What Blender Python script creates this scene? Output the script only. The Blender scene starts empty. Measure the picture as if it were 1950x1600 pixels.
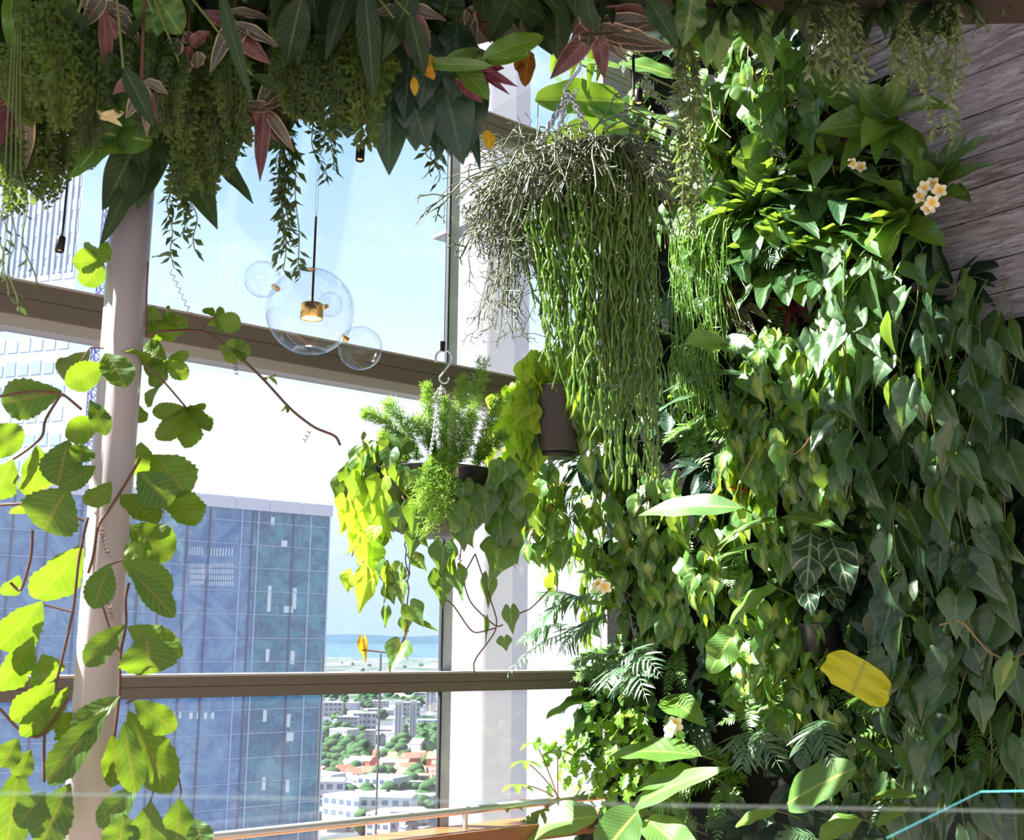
import bpy, math, random
import numpy as np
rnd = random.Random(7)
C = bpy.context.scene.collection
V3 = lambda *a: np.array(a, dtype=float)
nrm = lambda v: v / (np.linalg.norm(v) + 1e-9)
UP = V3(0, 0, 1); DN = -UP

# ------------------------------------------------------------------ camera
F = 2187.0; PITCH = math.radians(11.0); ROLL = 0.0085
CAM = V3(0, 0, 1.65)
_fw = V3(0, math.cos(PITCH), math.sin(PITCH)); _u0 = V3(0, -math.sin(PITCH), math.cos(PITCH)); _r0 = V3(1, 0, 0)
_rt = _r0 * math.cos(ROLL) + _u0 * math.sin(ROLL); _up = -_r0 * math.sin(ROLL) + _u0 * math.cos(ROLL)
def ray(px, py): return (px - 975) / F * _rt + (800 - py) / F * _up + _fw
PHI = math.radians(50.7)
U = V3(math.sin(PHI), math.cos(PHI), 0)      # along the window, away to the right
N = V3(math.cos(PHI), -math.sin(PHI), 0)     # window normal, into the room
OUT = -U                                     # plant wall normal, into the room
WIN = -4.225; GW = 4.06                      # window plane N.P = WIN ; plant wall plane U.P = GW
def onplane(px, py, n, c):
    r = ray(px, py); return CAM + r * ((c - CAM @ n) / (r @ n))
def W_(px, py, off=0.0): return onplane(px, py, N, WIN + off)
def G(px, py, off=0.1):
    if off > 2: return P(px, py, off)
    p = onplane(px, py, U, GW - off)
    return p if p @ N > WIN + 0.07 else onplane(px, py, N, WIN + 0.08)
def P(px, py, Y):
    r = ray(px, py); return CAM + r * (Y / r[1])
def ground(px, py, z):
    r = ray(px, py); return CAM + r * ((z - CAM[2]) / r[2])
def mpp(p): return ((p - CAM) @ _fw) / F      # metres per pixel at a point
def wu(u, n, z): return U * u + N * n + UP * z

cd = bpy.data.cameras.new('camera'); cam = bpy.data.objects.new('camera', cd); C.objects.link(cam)
from mathutils import Matrix, Vector
cam.matrix_world = Matrix(((_rt[0], _up[0], -_fw[0], CAM[0]), (_rt[1], _up[1], -_fw[1], CAM[1]), (_rt[2], _up[2], -_fw[2], CAM[2]), (0, 0, 0, 1)))
cd.sensor_width = 36.0; cd.lens = F / 1950 * 36; cd.dof.use_dof = True; cd.dof.focus_distance = 6.0; cd.dof.aperture_fstop = 8.0; cd.clip_end = 30000; cd.clip_start = 0.05
bpy.context.scene.camera = cam

# ------------------------------------------------------------------ mesh builder
class MB:
    def __init__(s): s.v = []; s.f = []; s.uv = []; s.t = []; s.n = 0
    def add(s, V, Fc, uv=None, t=0.5):
        V = np.asarray(V, float); k = len(V)
        s.v.append(V); s.uv.append(np.zeros((k, 2)) if uv is None else np.asarray(uv, float))
        s.t.append(np.full(k, t, float)); s.f.append(np.asarray(Fc, int) + s.n); s.n += k
    def box(s, o, ax, ay, az, t=0.5):
        q = [o + i * ax + j * ay + k * az for k in (0, 1) for j in (0, 1) for i in (0, 1)]
        s.add(q, [(0, 2, 3, 1), (4, 5, 7, 6), (0, 1, 5, 4), (2, 6, 7, 3), (0, 4, 6, 2), (1, 3, 7, 5)], t=t)
    def tube(s, pts, rad, sides=6, t=0.5, caps=True):
        pts = np.asarray(pts, float); m = len(pts)
        rad = np.full(m, rad, float) if np.isscalar(rad) else np.asarray(rad, float)
        tan = np.gradient(pts, axis=0) if m > 2 else np.repeat((pts[1:] - pts[:1]), m, 0)
        a = V3(0, 0, 1) if abs(nrm(tan[0])[2]) < 0.9 else V3(1, 0, 0)
        ang = np.arange(sides) / sides * 2 * math.pi
        rings = []
        for i in range(m):
            T = nrm(tan[i]); b = nrm(np.cross(T, a)); a2 = np.cross(b, T); a = a2
            rings.append(pts[i] + rad[i] * (np.cos(ang)[:, None] * b + np.sin(ang)[:, None] * a2))
        Vv = np.concatenate(rings); fc = []
        for i in range(m - 1):
            for j in range(sides):
                k = (j + 1) % sides
                fc.append((i * sides + j, i * sides + k, (i + 1) * sides + k, (i + 1) * sides + j))
        uv = np.stack([np.tile(np.arange(sides) / sides, m), np.repeat(np.linspace(0, 1, m), sides)], 1)
        s.add(Vv, fc, uv, t)
        if caps and sides > 2:
            for r, rev in ((0, True), (m - 1, False)):
                ids = list(range(sides)); ids = ids[::-1] if rev else ids
                s.add(rings[r][ids], [(0, j, j + 1) for j in range(1, sides - 1)], t=t)
    def lathe(s, c, prof, seg=32, axis=UP, t=0.5):
        axis = nrm(axis); a = nrm(np.cross(axis, V3(1, 0.2, 0.1))); b = np.cross(axis, a)
        ang = np.arange(seg) / seg * 2 * math.pi
        rg = [c + z * axis + r * (np.cos(ang)[:, None] * a + np.sin(ang)[:, None] * b) for r, z in prof]
        fc = []
        for i in range(len(prof) - 1):
            for j in range(seg):
                k = (j + 1) % seg; fc.append((i * seg + j, i * seg + k, (i + 1) * seg + k, (i + 1) * seg + j))
        s.add(np.concatenate(rg), fc, t=t)
    def poly(s, pts, t=0.5): s.add(pts, [tuple(range(len(pts)))], t=t)
    def build(s, name, mat, parent=None, loc=None, smooth=True, clampwall=False):
        me = bpy.data.meshes.new(name); loc = V3(0, 0, 0) if loc is None else loc
        if s.n:
            v = np.concatenate(s.v)
            if clampwall:
                d = GW - 0.012 - v @ U; bad = d < 0; v[bad] += np.outer(d[bad], U)
                d = v @ N - (WIN + 0.03); bad = d < 0; v[bad] -= np.outer(d[bad], N)
            v = v - loc
            me.vertices.add(len(v)); me.vertices.foreach_set('co', v.astype(np.float32).ravel())
            tot = [np.full(len(f), f.shape[1]) for f in s.f]; lt = np.concatenate(tot); idx = np.concatenate([f.ravel() for f in s.f])
            me.loops.add(len(idx)); me.loops.foreach_set('vertex_index', idx.astype(np.int32))
            me.polygons.add(len(lt)); st = np.concatenate([[0], np.cumsum(lt)[:-1]])
            me.polygons.foreach_set('loop_start', st.astype(np.int32)); me.polygons.foreach_set('loop_total', lt.astype(np.int32))
            me.polygons.foreach_set('use_smooth', np.full(len(lt), smooth))
            me.update(calc_edges=True)
            ul = me.uv_layers.new(name='UVMap'); ul.data.foreach_set('uv', np.concatenate(s.uv)[idx].astype(np.float32).ravel())
            at = me.attributes.new('tint', 'FLOAT', 'POINT'); at.data.foreach_set('value', np.concatenate(s.t).astype(np.float32))
            me.validate()
        if mat is not None: me.materials.append(mat)
        o = bpy.data.objects.new(name, me); C.objects.link(o)
        if parent is not None: o.parent = parent
        else: o.location = loc
        return o

def tag(o, label, cat, group=None):
    o['label'] = label; o['category'] = cat
    if group: o['group'] = group
    return o
def thing(name, label, cat, loc, group=None):
    o = bpy.data.objects.new(name, None); C.objects.link(o); o.location = loc; o.empty_display_size = 0.05
    tag(o, label, cat, group); return o
def structure(name, mb, mat, smooth=False):
    o = mb.build(name, mat, smooth=smooth); o['kind'] = 'structure'; return o

# ------------------------------------------------------------------ materials
class NT:
    def __init__(s, name):
        s.m = bpy.data.materials.new(name); s.m.use_nodes = True; s.t = s.m.node_tree; s.t.nodes.clear(); s.out = s.t.nodes.new('ShaderNodeOutputMaterial')
    def n(s, typ, **kw):
        nd = s.t.nodes.new(typ)
        for k, v in kw.items():
            if k in nd.bl_rna.properties: setattr(nd, k, v)
            else: nd.inputs[k].default_value = v
        return nd
    def l(s, a, b): s.t.links.new(a, b)
    def math(s, op, a, b=None, c=None, clamp=False):
        nd = s.t.nodes.new('ShaderNodeMath'); nd.operation = op; nd.use_clamp = clamp
        for i, x in enumerate((a, b, c)):
            if x is None: continue
            if isinstance(x, (int, float)): nd.inputs[i].default_value = x
            else: s.l(x, nd.inputs[i])
        return nd.outputs[0]
    def mix(s, f, a, b, mode='MIX'):
        nd = s.t.nodes.new('ShaderNodeMix'); nd.data_type = 'RGBA'; nd.blend_type = mode
        for sock, x in ((nd.inputs[0], f), (nd.inputs[6], a), (nd.inputs[7], b)):
            if isinstance(x, (int, float)): sock.default_value = x
            elif isinstance(x, tuple): sock.default_value = (*x[:3], 1)
            else: s.l(x, sock)
        return nd.outputs[2]
    def step(s, x, lo, hi):
        nd = s.t.nodes.new('ShaderNodeMapRange'); nd.interpolation_type = 'SMOOTHSTEP'; s.l(x, nd.inputs[0])
        nd.inputs[1].default_value = lo; nd.inputs[2].default_value = hi; return nd.outputs[0]

def simple(name, col, rough=0.5, metal=0.0, spec=0.5, noise=0.0, nscale=20.0, bump=0.0, col2=None):
    k = NT(name); b = k.n('ShaderNodeBsdfPrincipled', Roughness=rough, Metallic=metal)
    b.inputs['Specular IOR Level'].default_value = spec; b.inputs['Base Color'].default_value = (*col, 1)
    if noise or bump:
        tc = k.n('ShaderNodeTexCoord'); nz = k.n('ShaderNodeTexNoise', Scale=nscale, Detail=5.0); k.l(tc.outputs['Object'], nz.inputs['Vector'])
        if noise:
            c2 = col2 or tuple(c * (1 - noise) for c in col)
            k.l(k.mix(nz.outputs['Fac'], col, c2), b.inputs['Base Color'])
        if bump:
            bp = k.n('ShaderNodeBump', Strength=bump, Distance=0.01); k.l(nz.outputs['Fac'], bp.inputs['Height']); k.l(bp.outputs[0], b.inputs['Normal'])
    k.l(b.outputs[0], k.out.inputs[0]); return k.m

def leafmat(name, c1, c2, trans=(0.30, 0.45, 0.02), tw=0.35, rough=0.38, spec=0.5, under=None, vein=None, vs=0.35, nv=7.0, edge=None, ew=0.86, stripe=None, sw=(0.1, 0.5), spot=None, mid=None):
    """leaf: tint picks between two greens; midrib and side veins from the leaf's own length and width; underside; light through it"""
    k = NT(name)
    at = k.n('ShaderNodeAttribute'); at.attribute_name = 'tint'
    uv = k.n('ShaderNodeUVMap'); sp = k.n('ShaderNodeSeparateXYZ'); k.l(uv.outputs[0], sp.inputs[0])
    a = k.math('MULTIPLY', k.math('ABSOLUTE', k.math('SUBTRACT', sp.outputs[0], 0.5)), 2.0); v = sp.outputs[1]
    col = k.mix(at.outputs['Fac'], tuple(min(1, x * 1.15) for x in c1), tuple(min(1, x * 1.15) for x in c2))
    tc = k.n('ShaderNodeTexCoord'); nz = k.n('ShaderNodeTexNoise', Scale=14.0, Detail=3.0); k.l(tc.outputs['Object'], nz.inputs['Vector'])
    if stripe:
        w = k.math('ADD', a, k.math('MULTIPLY', k.math('SUBTRACT', nz.outputs['Fac'], 0.5), 1.6))
        w = k.math('ADD', w, k.math('MULTIPLY', k.math('SUBTRACT', at.outputs['Fac'], 0.5), 0.5))
        col = k.mix(k.step(w, sw[1], sw[0]), col, stripe)
    if spot:
        ns = k.n('ShaderNodeTexNoise', Scale=45.0, Detail=2.0); k.l(tc.outputs['Object'], ns.inputs['Vector'])
        col = k.mix(k.step(ns.outputs['Fac'], 0.55, 0.68), col, spot)
    ph = k.math('MULTIPLY', k.math('SUBTRACT', v, k.math('MULTIPLY', a, 0.22)), nv * 2 * math.pi)
    lat = k.math('MULTIPLY', k.step(k.math('SINE', ph), 0.80, 1.0), vs)
    vc = vein or tuple(min(1, x * 1.9 + 0.02) for x in c2)
    col = k.mix(lat, col, vc)
    midf = k.step(a, 0.11, 0.02)
    col = k.mix(k.math('MULTIPLY', midf, 0.75), col, mid or vc)
    if edge: col = k.mix(k.step(k.math('ADD', a, k.math('MULTIPLY', k.math('SUBTRACT', nz.outputs['Fac'], 0.5), 0.25)), ew - 0.03, ew + 0.04), col, edge)
    geo = k.n('ShaderNodeNewGeometry')
    ud = under or tuple(min(1, x * 1.25 + 0.02) for x in c2)
    colb = k.mix(geo.outputs['Backfacing'], col, k.mix(0.7, col, ud))
    b = k.n('ShaderNodeBsdfPrincipled', Roughness=rough); b.inputs['Specular IOR Level'].default_value = spec
    k.l(colb, b.inputs['Base Color'])
    hgt = k.math('ADD', k.math('MULTIPLY', k.math('SINE', ph), 0.5), k.math('MULTIPLY', midf, -0.8))
    bp = k.n('ShaderNodeBump', Strength=0.18, Distance=0.003); k.l(hgt, bp.inputs['Height']); k.l(bp.outputs[0], b.inputs['Normal'])
    tr = k.n('ShaderNodeBsdfTranslucent'); k.l(k.mix(0.55, colb, trans), tr.inputs['Color'])
    ms = k.n('ShaderNodeMixShader'); ms.inputs[0].default_value = tw
    k.l(b.outputs[0], ms.inputs[1]); k.l(tr.outputs[0], ms.inputs[2]); k.l(ms.outputs[0], k.out.inputs[0])
    return k.m

M = {}
M['philo'] = leafmat('heart_leaf', (0.030, 0.085, 0.020), (0.090, 0.19, 0.030), trans=(0.42, 0.62, 0.02), rough=0.36, spec=0.8, under=(0.16, 0.26, 0.05), vs=0.22, nv=5)
M['philo_big'] = leafmat('large_heart_leaf', (0.012, 0.040, 0.018), (0.070, 0.145, 0.055), trans=(0.36, 0.60, 0.02), rough=0.33, spec=1.0, under=(0.16, 0.25, 0.06), vs=0.2, nv=5)
M['brasil'] = leafmat('variegated_heart_leaf', (0.035, 0.105, 0.022), (0.085, 0.20, 0.035), trans=(0.48, 0.62, 0.02), rough=0.36, spec=0.8, under=(0.2, 0.3, 0.05), stripe=(0.36, 0.44, 0.09), sw=(0.05, 0.42), vs=0.2, nv=5)
M['lime'] = leafmat('lime_heart_leaf', (0.16, 0.34, 0.020), (0.46, 0.58, 0.04), trans=(0.62, 0.92, 0.05), tw=0.5, rough=0.4, under=(0.38, 0.52, 0.06), vs=0.25, nv=5)
M['vine'] = leafmat('climber_leaf', (0.020, 0.065, 0.014), (0.105, 0.19, 0.016), trans=(0.38, 0.57, 0.01), tw=0.28, rough=0.42, spec=0.4, under=(0.20, 0.29, 0.03), vs=0.35, nv=8, mid=(0.22, 0.16, 0.05))
M['paddle'] = leafmat('paddle_leaf', (0.040, 0.115, 0.026), (0.10, 0.21, 0.04), trans=(0.42, 0.62, 0.02), tw=0.38, rough=0.45, spec=0.45, under=(0.22, 0.36, 0.06), vs=0.25, nv=16, mid=(0.45, 0.5, 0.12))
M['rosette'] = leafmat('rosette_leaf', (0.035, 0.10, 0.022), (0.11, 0.22, 0.030), trans=(0.42, 0.60, 0.02), rough=0.34, spec=0.8, under=(0.14, 0.24, 0.05), vs=0.25, nv=10, mid=(0.22, 0.32, 0.08))
M['teal'] = leafmat('teal_rosette_leaf', (0.014, 0.050, 0.026), (0.060, 0.145, 0.040), trans=(0.38, 0.58, 0.02), tw=0.32, rough=0.36, spec=0.9, under=(0.13, 0.23, 0.05), vs=0.22, nv=9, mid=(0.14, 0.22, 0.08))
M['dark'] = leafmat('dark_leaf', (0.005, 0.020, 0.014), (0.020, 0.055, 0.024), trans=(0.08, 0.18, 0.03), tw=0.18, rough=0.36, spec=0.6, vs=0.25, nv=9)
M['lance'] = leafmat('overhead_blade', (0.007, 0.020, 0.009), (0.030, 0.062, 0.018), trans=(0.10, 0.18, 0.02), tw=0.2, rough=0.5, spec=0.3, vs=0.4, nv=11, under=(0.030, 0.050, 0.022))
M['strom'] = leafmat('tricolor_leaf', (0.045, 0.060, 0.042), (0.11, 0.10, 0.075), trans=(0.22, 0.05, 0.07), tw=0.2, rough=0.42, under=(0.13, 0.018, 0.04), vs=0.5, nv=10, vein=(0.42, 0.30, 0.24), edge=(0.62, 0.42, 0.32), ew=0.86)
M['fern'] = leafmat('fern_leaflet', (0.045, 0.125, 0.022), (0.12, 0.24, 0.035), trans=(0.35, 0.55, 0.03), rough=0.35, spec=0.7, vs=0.0)
M['lacy'] = leafmat('lacy_fern_leaflet', (0.016, 0.036, 0.010), (0.080, 0.12, 0.018), trans=(0.22, 0.32, 0.02), tw=0.32, rough=0.5, spec=0.3, vs=0.0)
M['palm'] = leafmat('palm_leaflet', (0.035, 0.09, 0.045), (0.11, 0.20, 0.10), trans=(0.3, 0.45, 0.1), rough=0.30, spec=0.8, vs=0.0)
M['asparagus'] = leafmat('asparagus_needle', (0.10, 0.22, 0.03), (0.22, 0.38, 0.05), trans=(0.40, 0.60, 0.05), tw=0.4, rough=0.5, vs=0.0)
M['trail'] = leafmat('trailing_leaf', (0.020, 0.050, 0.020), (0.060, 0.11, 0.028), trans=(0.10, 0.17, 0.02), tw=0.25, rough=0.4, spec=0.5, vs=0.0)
M['trail_lit'] = leafmat('lit_trailing_leaf', (0.09, 0.14, 0.07), (0.20, 0.26, 0.11), trans=(0.3, 0.4, 0.05), tw=0.3, rough=0.35, spec=0.8, vs=0.0)  # lighter copy of the trailing leaf, light put into its colour
M['grassy'] = leafmat('thin_green_stem', (0.07, 0.18, 0.02), (0.16, 0.32, 0.04), trans=(0.35, 0.55, 0.03), rough=0.35, spec=0.7, vs=0.0)
M['lobed'] = leafmat('lobed_bright_leaf', (0.07, 0.19, 0.02), (0.17, 0.34, 0.03), trans=(0.45, 0.62, 0.02), rough=0.32, spec=0.9, vs=0.2, nv=6)
M['aloc'] = leafmat('white_veined_leaf', (0.020, 0.055, 0.032), (0.04, 0.085, 0.05), trans=(0.14, 0.22, 0.06), rough=0.25, spec=0.9, vs=0.85, nv=5, vein=(0.42, 0.50, 0.34), mid=(0.5, 0.56, 0.38), edge=(0.36, 0.44, 0.3), ew=0.95)
M['yellow'] = leafmat('yellow_leaf', (0.52, 0.52, 0.015), (0.62, 0.60, 0.02), trans=(0.8, 0.78, 0.02), tw=0.4, rough=0.4, vs=0.3, nv=7, vein=(0.35, 0.33, 0.04), mid=(0.4, 0.42, 0.06), under=(0.5, 0.45, 0.05))
M['amber'] = leafmat('amber_leaf', (0.55, 0.26, 0.02), (0.65, 0.40, 0.03), trans=(0.9, 0.55, 0.02), tw=0.5, rough=0.45, vs=0.3, nv=6, under=(0.6, 0.35, 0.03))
M['croton'] = leafmat('red_veined_leaf', (0.20, 0.055, 0.02), (0.34, 0.11, 0.02), trans=(0.6, 0.2, 0.02), tw=0.4, rough=0.4, vs=0.7, nv=9, vein=(0.6, 0.38, 0.04), under=(0.3, 0.08, 0.03))
M['purple'] = leafmat('purple_leaf', (0.06, 0.012, 0.028), (0.13, 0.02, 0.05), trans=(0.3, 0.03, 0.08), tw=0.25, rough=0.4, vs=0.2, nv=8, under=(0.2, 0.025, 0.06))
M['petal'] = leafmat('petal', (0.80, 0.52, 0.04), (0.85, 0.80, 0.62), trans=(0.9, 0.8, 0.4), tw=0.35, rough=0.5, vs=0.0, under=(0.85, 0.78, 0.6), mid=(0.85, 0.7, 0.3))
M['rhip'] = simple('grey_green_twig', (0.16, 0.175, 0.095), 0.38, spec=0.9, noise=0.45, nscale=35, col2=(0.055, 0.08, 0.03))
M['rhip_long'] = leafmat('fleshy_green_stem', (0.016, 0.055, 0.008), (0.11, 0.22, 0.018), trans=(0.4, 0.58, 0.02), tw=0.26, rough=0.20, spec=1.0, vs=0.0)
M['stem'] = simple('green_stem', (0.16, 0.20, 0.04), 0.5, noise=0.4)
M['stem_tan'] = simple('tan_stem', (0.42, 0.24, 0.08), 0.5, noise=0.4, nscale=40)
M['stem_red'] = simple('red_brown_stem', (0.14, 0.055, 0.03), 0.5, noise=0.4, nscale=40)
M['steel'] = simple('polished_steel', (0.75, 0.75, 0.76), 0.2, 1.0)
M['chain'] = simple('chain_steel', (0.78, 0.78, 0.78), 0.25, 1.0)
M['pot'] = simple('black_plastic', (0.018, 0.016, 0.022), 0.35, spec=0.6, noise=0.3, nscale=30)
M['potgrey'] = simple('charcoal_pot', (0.055, 0.045, 0.045), 0.6, noise=0.25, nscale=60)
M['felt'] = simple('black_felt', (0.012, 0.014, 0.012), 0.9, spec=0.1, noise=0.4, nscale=60, bump=0.5)
M['soil'] = simple('coir_soil', (0.05, 0.032, 0.02), 0.95, noise=0.5, nscale=80, bump=0.8)
M['coir'] = simple('orange_coir', (0.50, 0.22, 0.08), 0.95, noise=0.6, nscale=120, bump=1.0)
M['white'] = simple('white_painted_steel', (0.46, 0.395, 0.41), 0.35, spec=0.4)
M['frame'] = simple('taupe_frame', (0.145, 0.118, 0.10), 0.45, spec=0.4)
M['framelight'] = simple('pale_frame_strip', (0.40, 0.37, 0.37), 0.45)
M['seal'] = simple('black_seal', (0.02, 0.022, 0.03), 0.5)
M['alu'] = simple('anodised_mullion', (0.42, 0.42, 0.50), 0.4, 0.3)
M['rail'] = simple('satin_handrail', (0.72, 0.70, 0.70), 0.28, 0.6)
M['brass'] = simple('brushed_brass', (0.85, 0.48, 0.12), 0.25, 1.0)
M['black'] = simple('black_metal', (0.015, 0.013, 0.015), 0.4, 0.4)
M['rod'] = simple('dark_bronze_rod', (0.09, 0.05, 0.04), 0.3, 0.8)
M['concrete'] = simple('dark_concrete', (0.10, 0.09, 0.085), 0.9, noise=0.35, nscale=9, bump=0.2)

def emis(name, col, st):
    k = NT(name); e = k.n('ShaderNodeEmission', Strength=st); e.inputs[0].default_value = (*col, 1); k.l(e.outputs[0], k.out.inputs[0]); return k.m
M['lampglow'] = emis('lamp_glow', (1.0, 0.72, 0.30), 3.0)
M['spotglow'] = emis('spot_glow', (1.0, 0.45, 0.25), 1.6)

def glassmat(name, tint=(1, 1, 1), veil=0.04, ior=1.5, gl=1.0):
    """thin clear pane: fresnel reflection over see-through, and a faint white veil, on the window standing in for haze"""
    k = NT(name); tr = k.n('ShaderNodeBsdfTransparent'); tr.inputs[0].default_value = (*tint, 1)
    gs = k.n('ShaderNodeBsdfGlossy', Roughness=0.0); lw = k.n('ShaderNodeLayerWeight', Blend=0.5); fr = k.n('ShaderNodeMath'); fr.operation = 'MULTIPLY_ADD'; k.l(k.math('POWER', lw.outputs['Facing'], ior), fr.inputs[0]); fr.inputs[1].default_value = 0.7; fr.inputs[2].default_value = 0.04
    m1 = k.n('ShaderNodeMixShader'); k.l(k.math('MULTIPLY', fr.outputs[0], gl), m1.inputs[0]); k.l(tr.outputs[0], m1.inputs[1]); k.l(gs.outputs[0], m1.inputs[2])
    if veil:
        tl = k.n('ShaderNodeBsdfTranslucent'); tl.inputs[0].default_value = (0.9, 0.9, 0.95, 1)
        m2 = k.n('ShaderNodeMixShader'); m2.inputs[0].default_value = veil; k.l(m1.outputs[0], m2.inputs[1]); k.l(tl.outputs[0], m2.inputs[2]); k.l(m2.outputs[0], k.out.inputs[0])
    else: k.l(m1.outputs[0], k.out.inputs[0])
    return k.m
M['pane'] = glassmat('window_glass', (0.97, 0.985, 1.0), 0.010, 5.0, 0.8)
M['bubble'] = glassmat('blown_glass', (0.965, 0.975, 0.99), 0.0, 3.6, 1.1)
M['balus'] = glassmat('balustrade_glass', (0.985, 0.995, 0.99), 0.001, 5.0, 0.15)
M['glassedge'] = glassmat('polished_glass_edge', (0.85, 0.95, 0.95), 0.07, 5.0, 0.1)

def whitepanel():
    k = NT('white_blind'); d = k.n('ShaderNodeBsdfDiffuse'); d.inputs[0].default_value = (0.86, 0.85, 0.90, 1)
    t = k.n('ShaderNodeBsdfTranslucent'); t.inputs[0].default_value = (0.80, 0.79, 0.86, 1); ms = k.n('ShaderNodeMixShader'); ms.inputs[0].default_value = 0.38
    k.l(d.outputs[0], ms.inputs[1]); k.l(t.outputs[0], ms.inputs[2]); k.l(ms.outputs[0], k.out.inputs[0]); return k.m
M['blind'] = whitepanel()
M['blind2'] = simple('warm_white_panel', (0.86, 0.84, 0.86), 0.6); M['alu2'] = simple('lavender_grey_panel', (0.62, 0.62, 0.72), 0.5)

def woodmat():
    k = NT('weathered_boards'); tc = k.n('ShaderNodeTexCoord'); mp = k.n('ShaderNodeMapping'); k.l(tc.outputs['UV'], mp.inputs[0])
    at = k.n('ShaderNodeAttribute'); at.attribute_name = 'tint'
    mp.inputs['Scale'].default_value = (1.4, 14, 1)
    cb = k.n('ShaderNodeCombineXYZ'); k.l(at.outputs['Fac'], cb.inputs[2]); va = k.n('ShaderNodeVectorMath'); va.operation = 'MULTIPLY_ADD'
    k.l(cb.outputs[0], va.inputs[0]); va.inputs[1].default_value = (1, 1, 40); k.l(mp.outputs[0], va.inputs[2])
    n1 = k.n('ShaderNodeTexNoise', Scale=2.2, Detail=6.0, Roughness=0.65, Distortion=0.6); k.l(va.outputs[0], n1.inputs[0])
    n2 = k.n('ShaderNodeTexNoise', Scale=14.0, Detail=4.0); k.l(va.outputs[0], n2.inputs[0])
    c = k.mix(at.outputs['Fac'], (0.10, 0.078, 0.085), (0.30, 0.265, 0.32)); c = k.mix(k.step(n1.outputs[0], 0.36, 0.72), c, (0.52, 0.50, 0.60))
    c = k.mix(k.step(n2.outputs[0], 0.5, 0.75), c, (0.10, 0.07, 0.06))
    b = k.n('ShaderNodeBsdfPrincipled', Roughness=0.7); k.l(c, b.inputs[0]); bp = k.n('ShaderNodeBump', Strength=0.35, Distance=0.006); k.l(n2.outputs[0], bp.inputs['Height']); k.l(bp.outputs[0], b.inputs['Normal'])
    k.l(b.outputs[0], k.out.inputs[0]); return k.m
M['wood'] = woodmat()
M['oak'] = simple('orange_timber', (0.40, 0.14, 0.045), 0.4, noise=0.45, nscale=18)
M['beam'] = simple('dark_timber', (0.055, 0.035, 0.028), 0.6, noise=0.4, nscale=25)

# ------------------------------------------------------------------ world and sun
wd = bpy.data.worlds.new('sky'); bpy.context.scene.world = wd; wd.use_nodes = True
wt = wd.node_tree; wt.nodes.clear(); k = NT.__new__(NT); k.t = wt
tc = k.n('ShaderNodeTexCoord'); sp = k.n('ShaderNodeSeparateXYZ'); k.l(tc.outputs['Generated'], sp.inputs[0])
rp = k.n('ShaderNodeValToRGB'); k.l(sp.outputs[2], rp.inputs[0]); cr = rp.color_ramp
for i, (p, c) in enumerate([(0.0, (0.50, 0.67, 0.92)), (0.10, (0.62, 0.78, 0.97)), (0.135, (0.95, 0.97, 1.0)), (0.19, (0.92, 0.965, 1.0)), (0.28, (0.62, 0.82, 1.0)), (0.42, (0.41, 0.66, 0.95)), (0.9, (0.22, 0.46, 0.88))]):
    e = cr.elements[i] if i < 2 else cr.elements.new(p); e.position = p; e.color = (*c, 1)
mp = k.n('ShaderNodeMapping'); k.l(tc.outputs['Generated'], mp.inputs[0]); mp.inputs['Scale'].default_value = (2.0, 2.0, 6.0); mp.inputs['Rotation'].default_value = (0.3, 0.5, 0.4)
nz = k.n('ShaderNodeTexNoise', Scale=2.2, Detail=7.0, Roughness=0.55, Distortion=0.8); k.l(mp.outputs[0], nz.inputs[0])
cl = k.mix(k.math('MULTIPLY', k.step(nz.outputs[0], 0.52, 0.75), 0.40), rp.outputs[0], (0.95, 0.97, 1.0))
back_fill = k.step(sp.outputs[1], 0.35, -0.5)      # pale sky added behind the viewer, out of view, as fill light
cl = k.mix(back_fill, cl, (0.62, 0.63, 0.68))
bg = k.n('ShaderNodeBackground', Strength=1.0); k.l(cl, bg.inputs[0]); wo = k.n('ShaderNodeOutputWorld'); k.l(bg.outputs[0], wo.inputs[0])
SUN_H = nrm(V3(0.66, -0.06, 0)); EL = math.radians(46)
SD = SUN_H * math.cos(EL) + DN * math.sin(EL)     # direction the sunlight travels
sl = bpy.data.lights.new('sun', 'SUN'); sl.energy = 29.0; sl.angle = math.radians(0.6); sl.color = (1.0, 0.955, 0.86)
so = bpy.data.objects.new('sun', sl); C.objects.link(so); so.rotation_euler = Vector(SD).to_track_quat('-Z', 'Y').to_euler(); so.location = (-6, 6, 9)
sc = bpy.context.scene; vs = sc.view_settings; vs.view_transform = 'Standard'; vs.look = 'None'; vs.gamma = 1.0; vs.exposure = 0.34; vs.use_curve_mapping = False
sc.cycles.max_bounces = 8; sc.cycles.transparent_max_bounces = 24; sc.cycles.transmission_bounces = 8; sc.cycles.diffuse_bounces = 3; sc.cycles.glossy_bounces = 3
sc.cycles.use_denoising = True; sc.cycles.adaptive_threshold = 0.02; sc.cycles.caustics_reflective = False; sc.cycles.caustics_refractive = False

# ------------------------------------------------------------------ room
def slab(u0, u1, n0, n1, z0, z1, mb=None):
    mb = mb or MB(); mb.box(wu(u0, n0, z0), U * (u1 - u0), N * (n1 - n0), UP * (z1 - z0)); return mb
structure('floor', slab(-3.0, 4.3, WIN - 0.1, 3.0, -0.12, 0.0), simple('timber_floor', (0.26, 0.20, 0.15), 0.5, noise=0.25))
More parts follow.
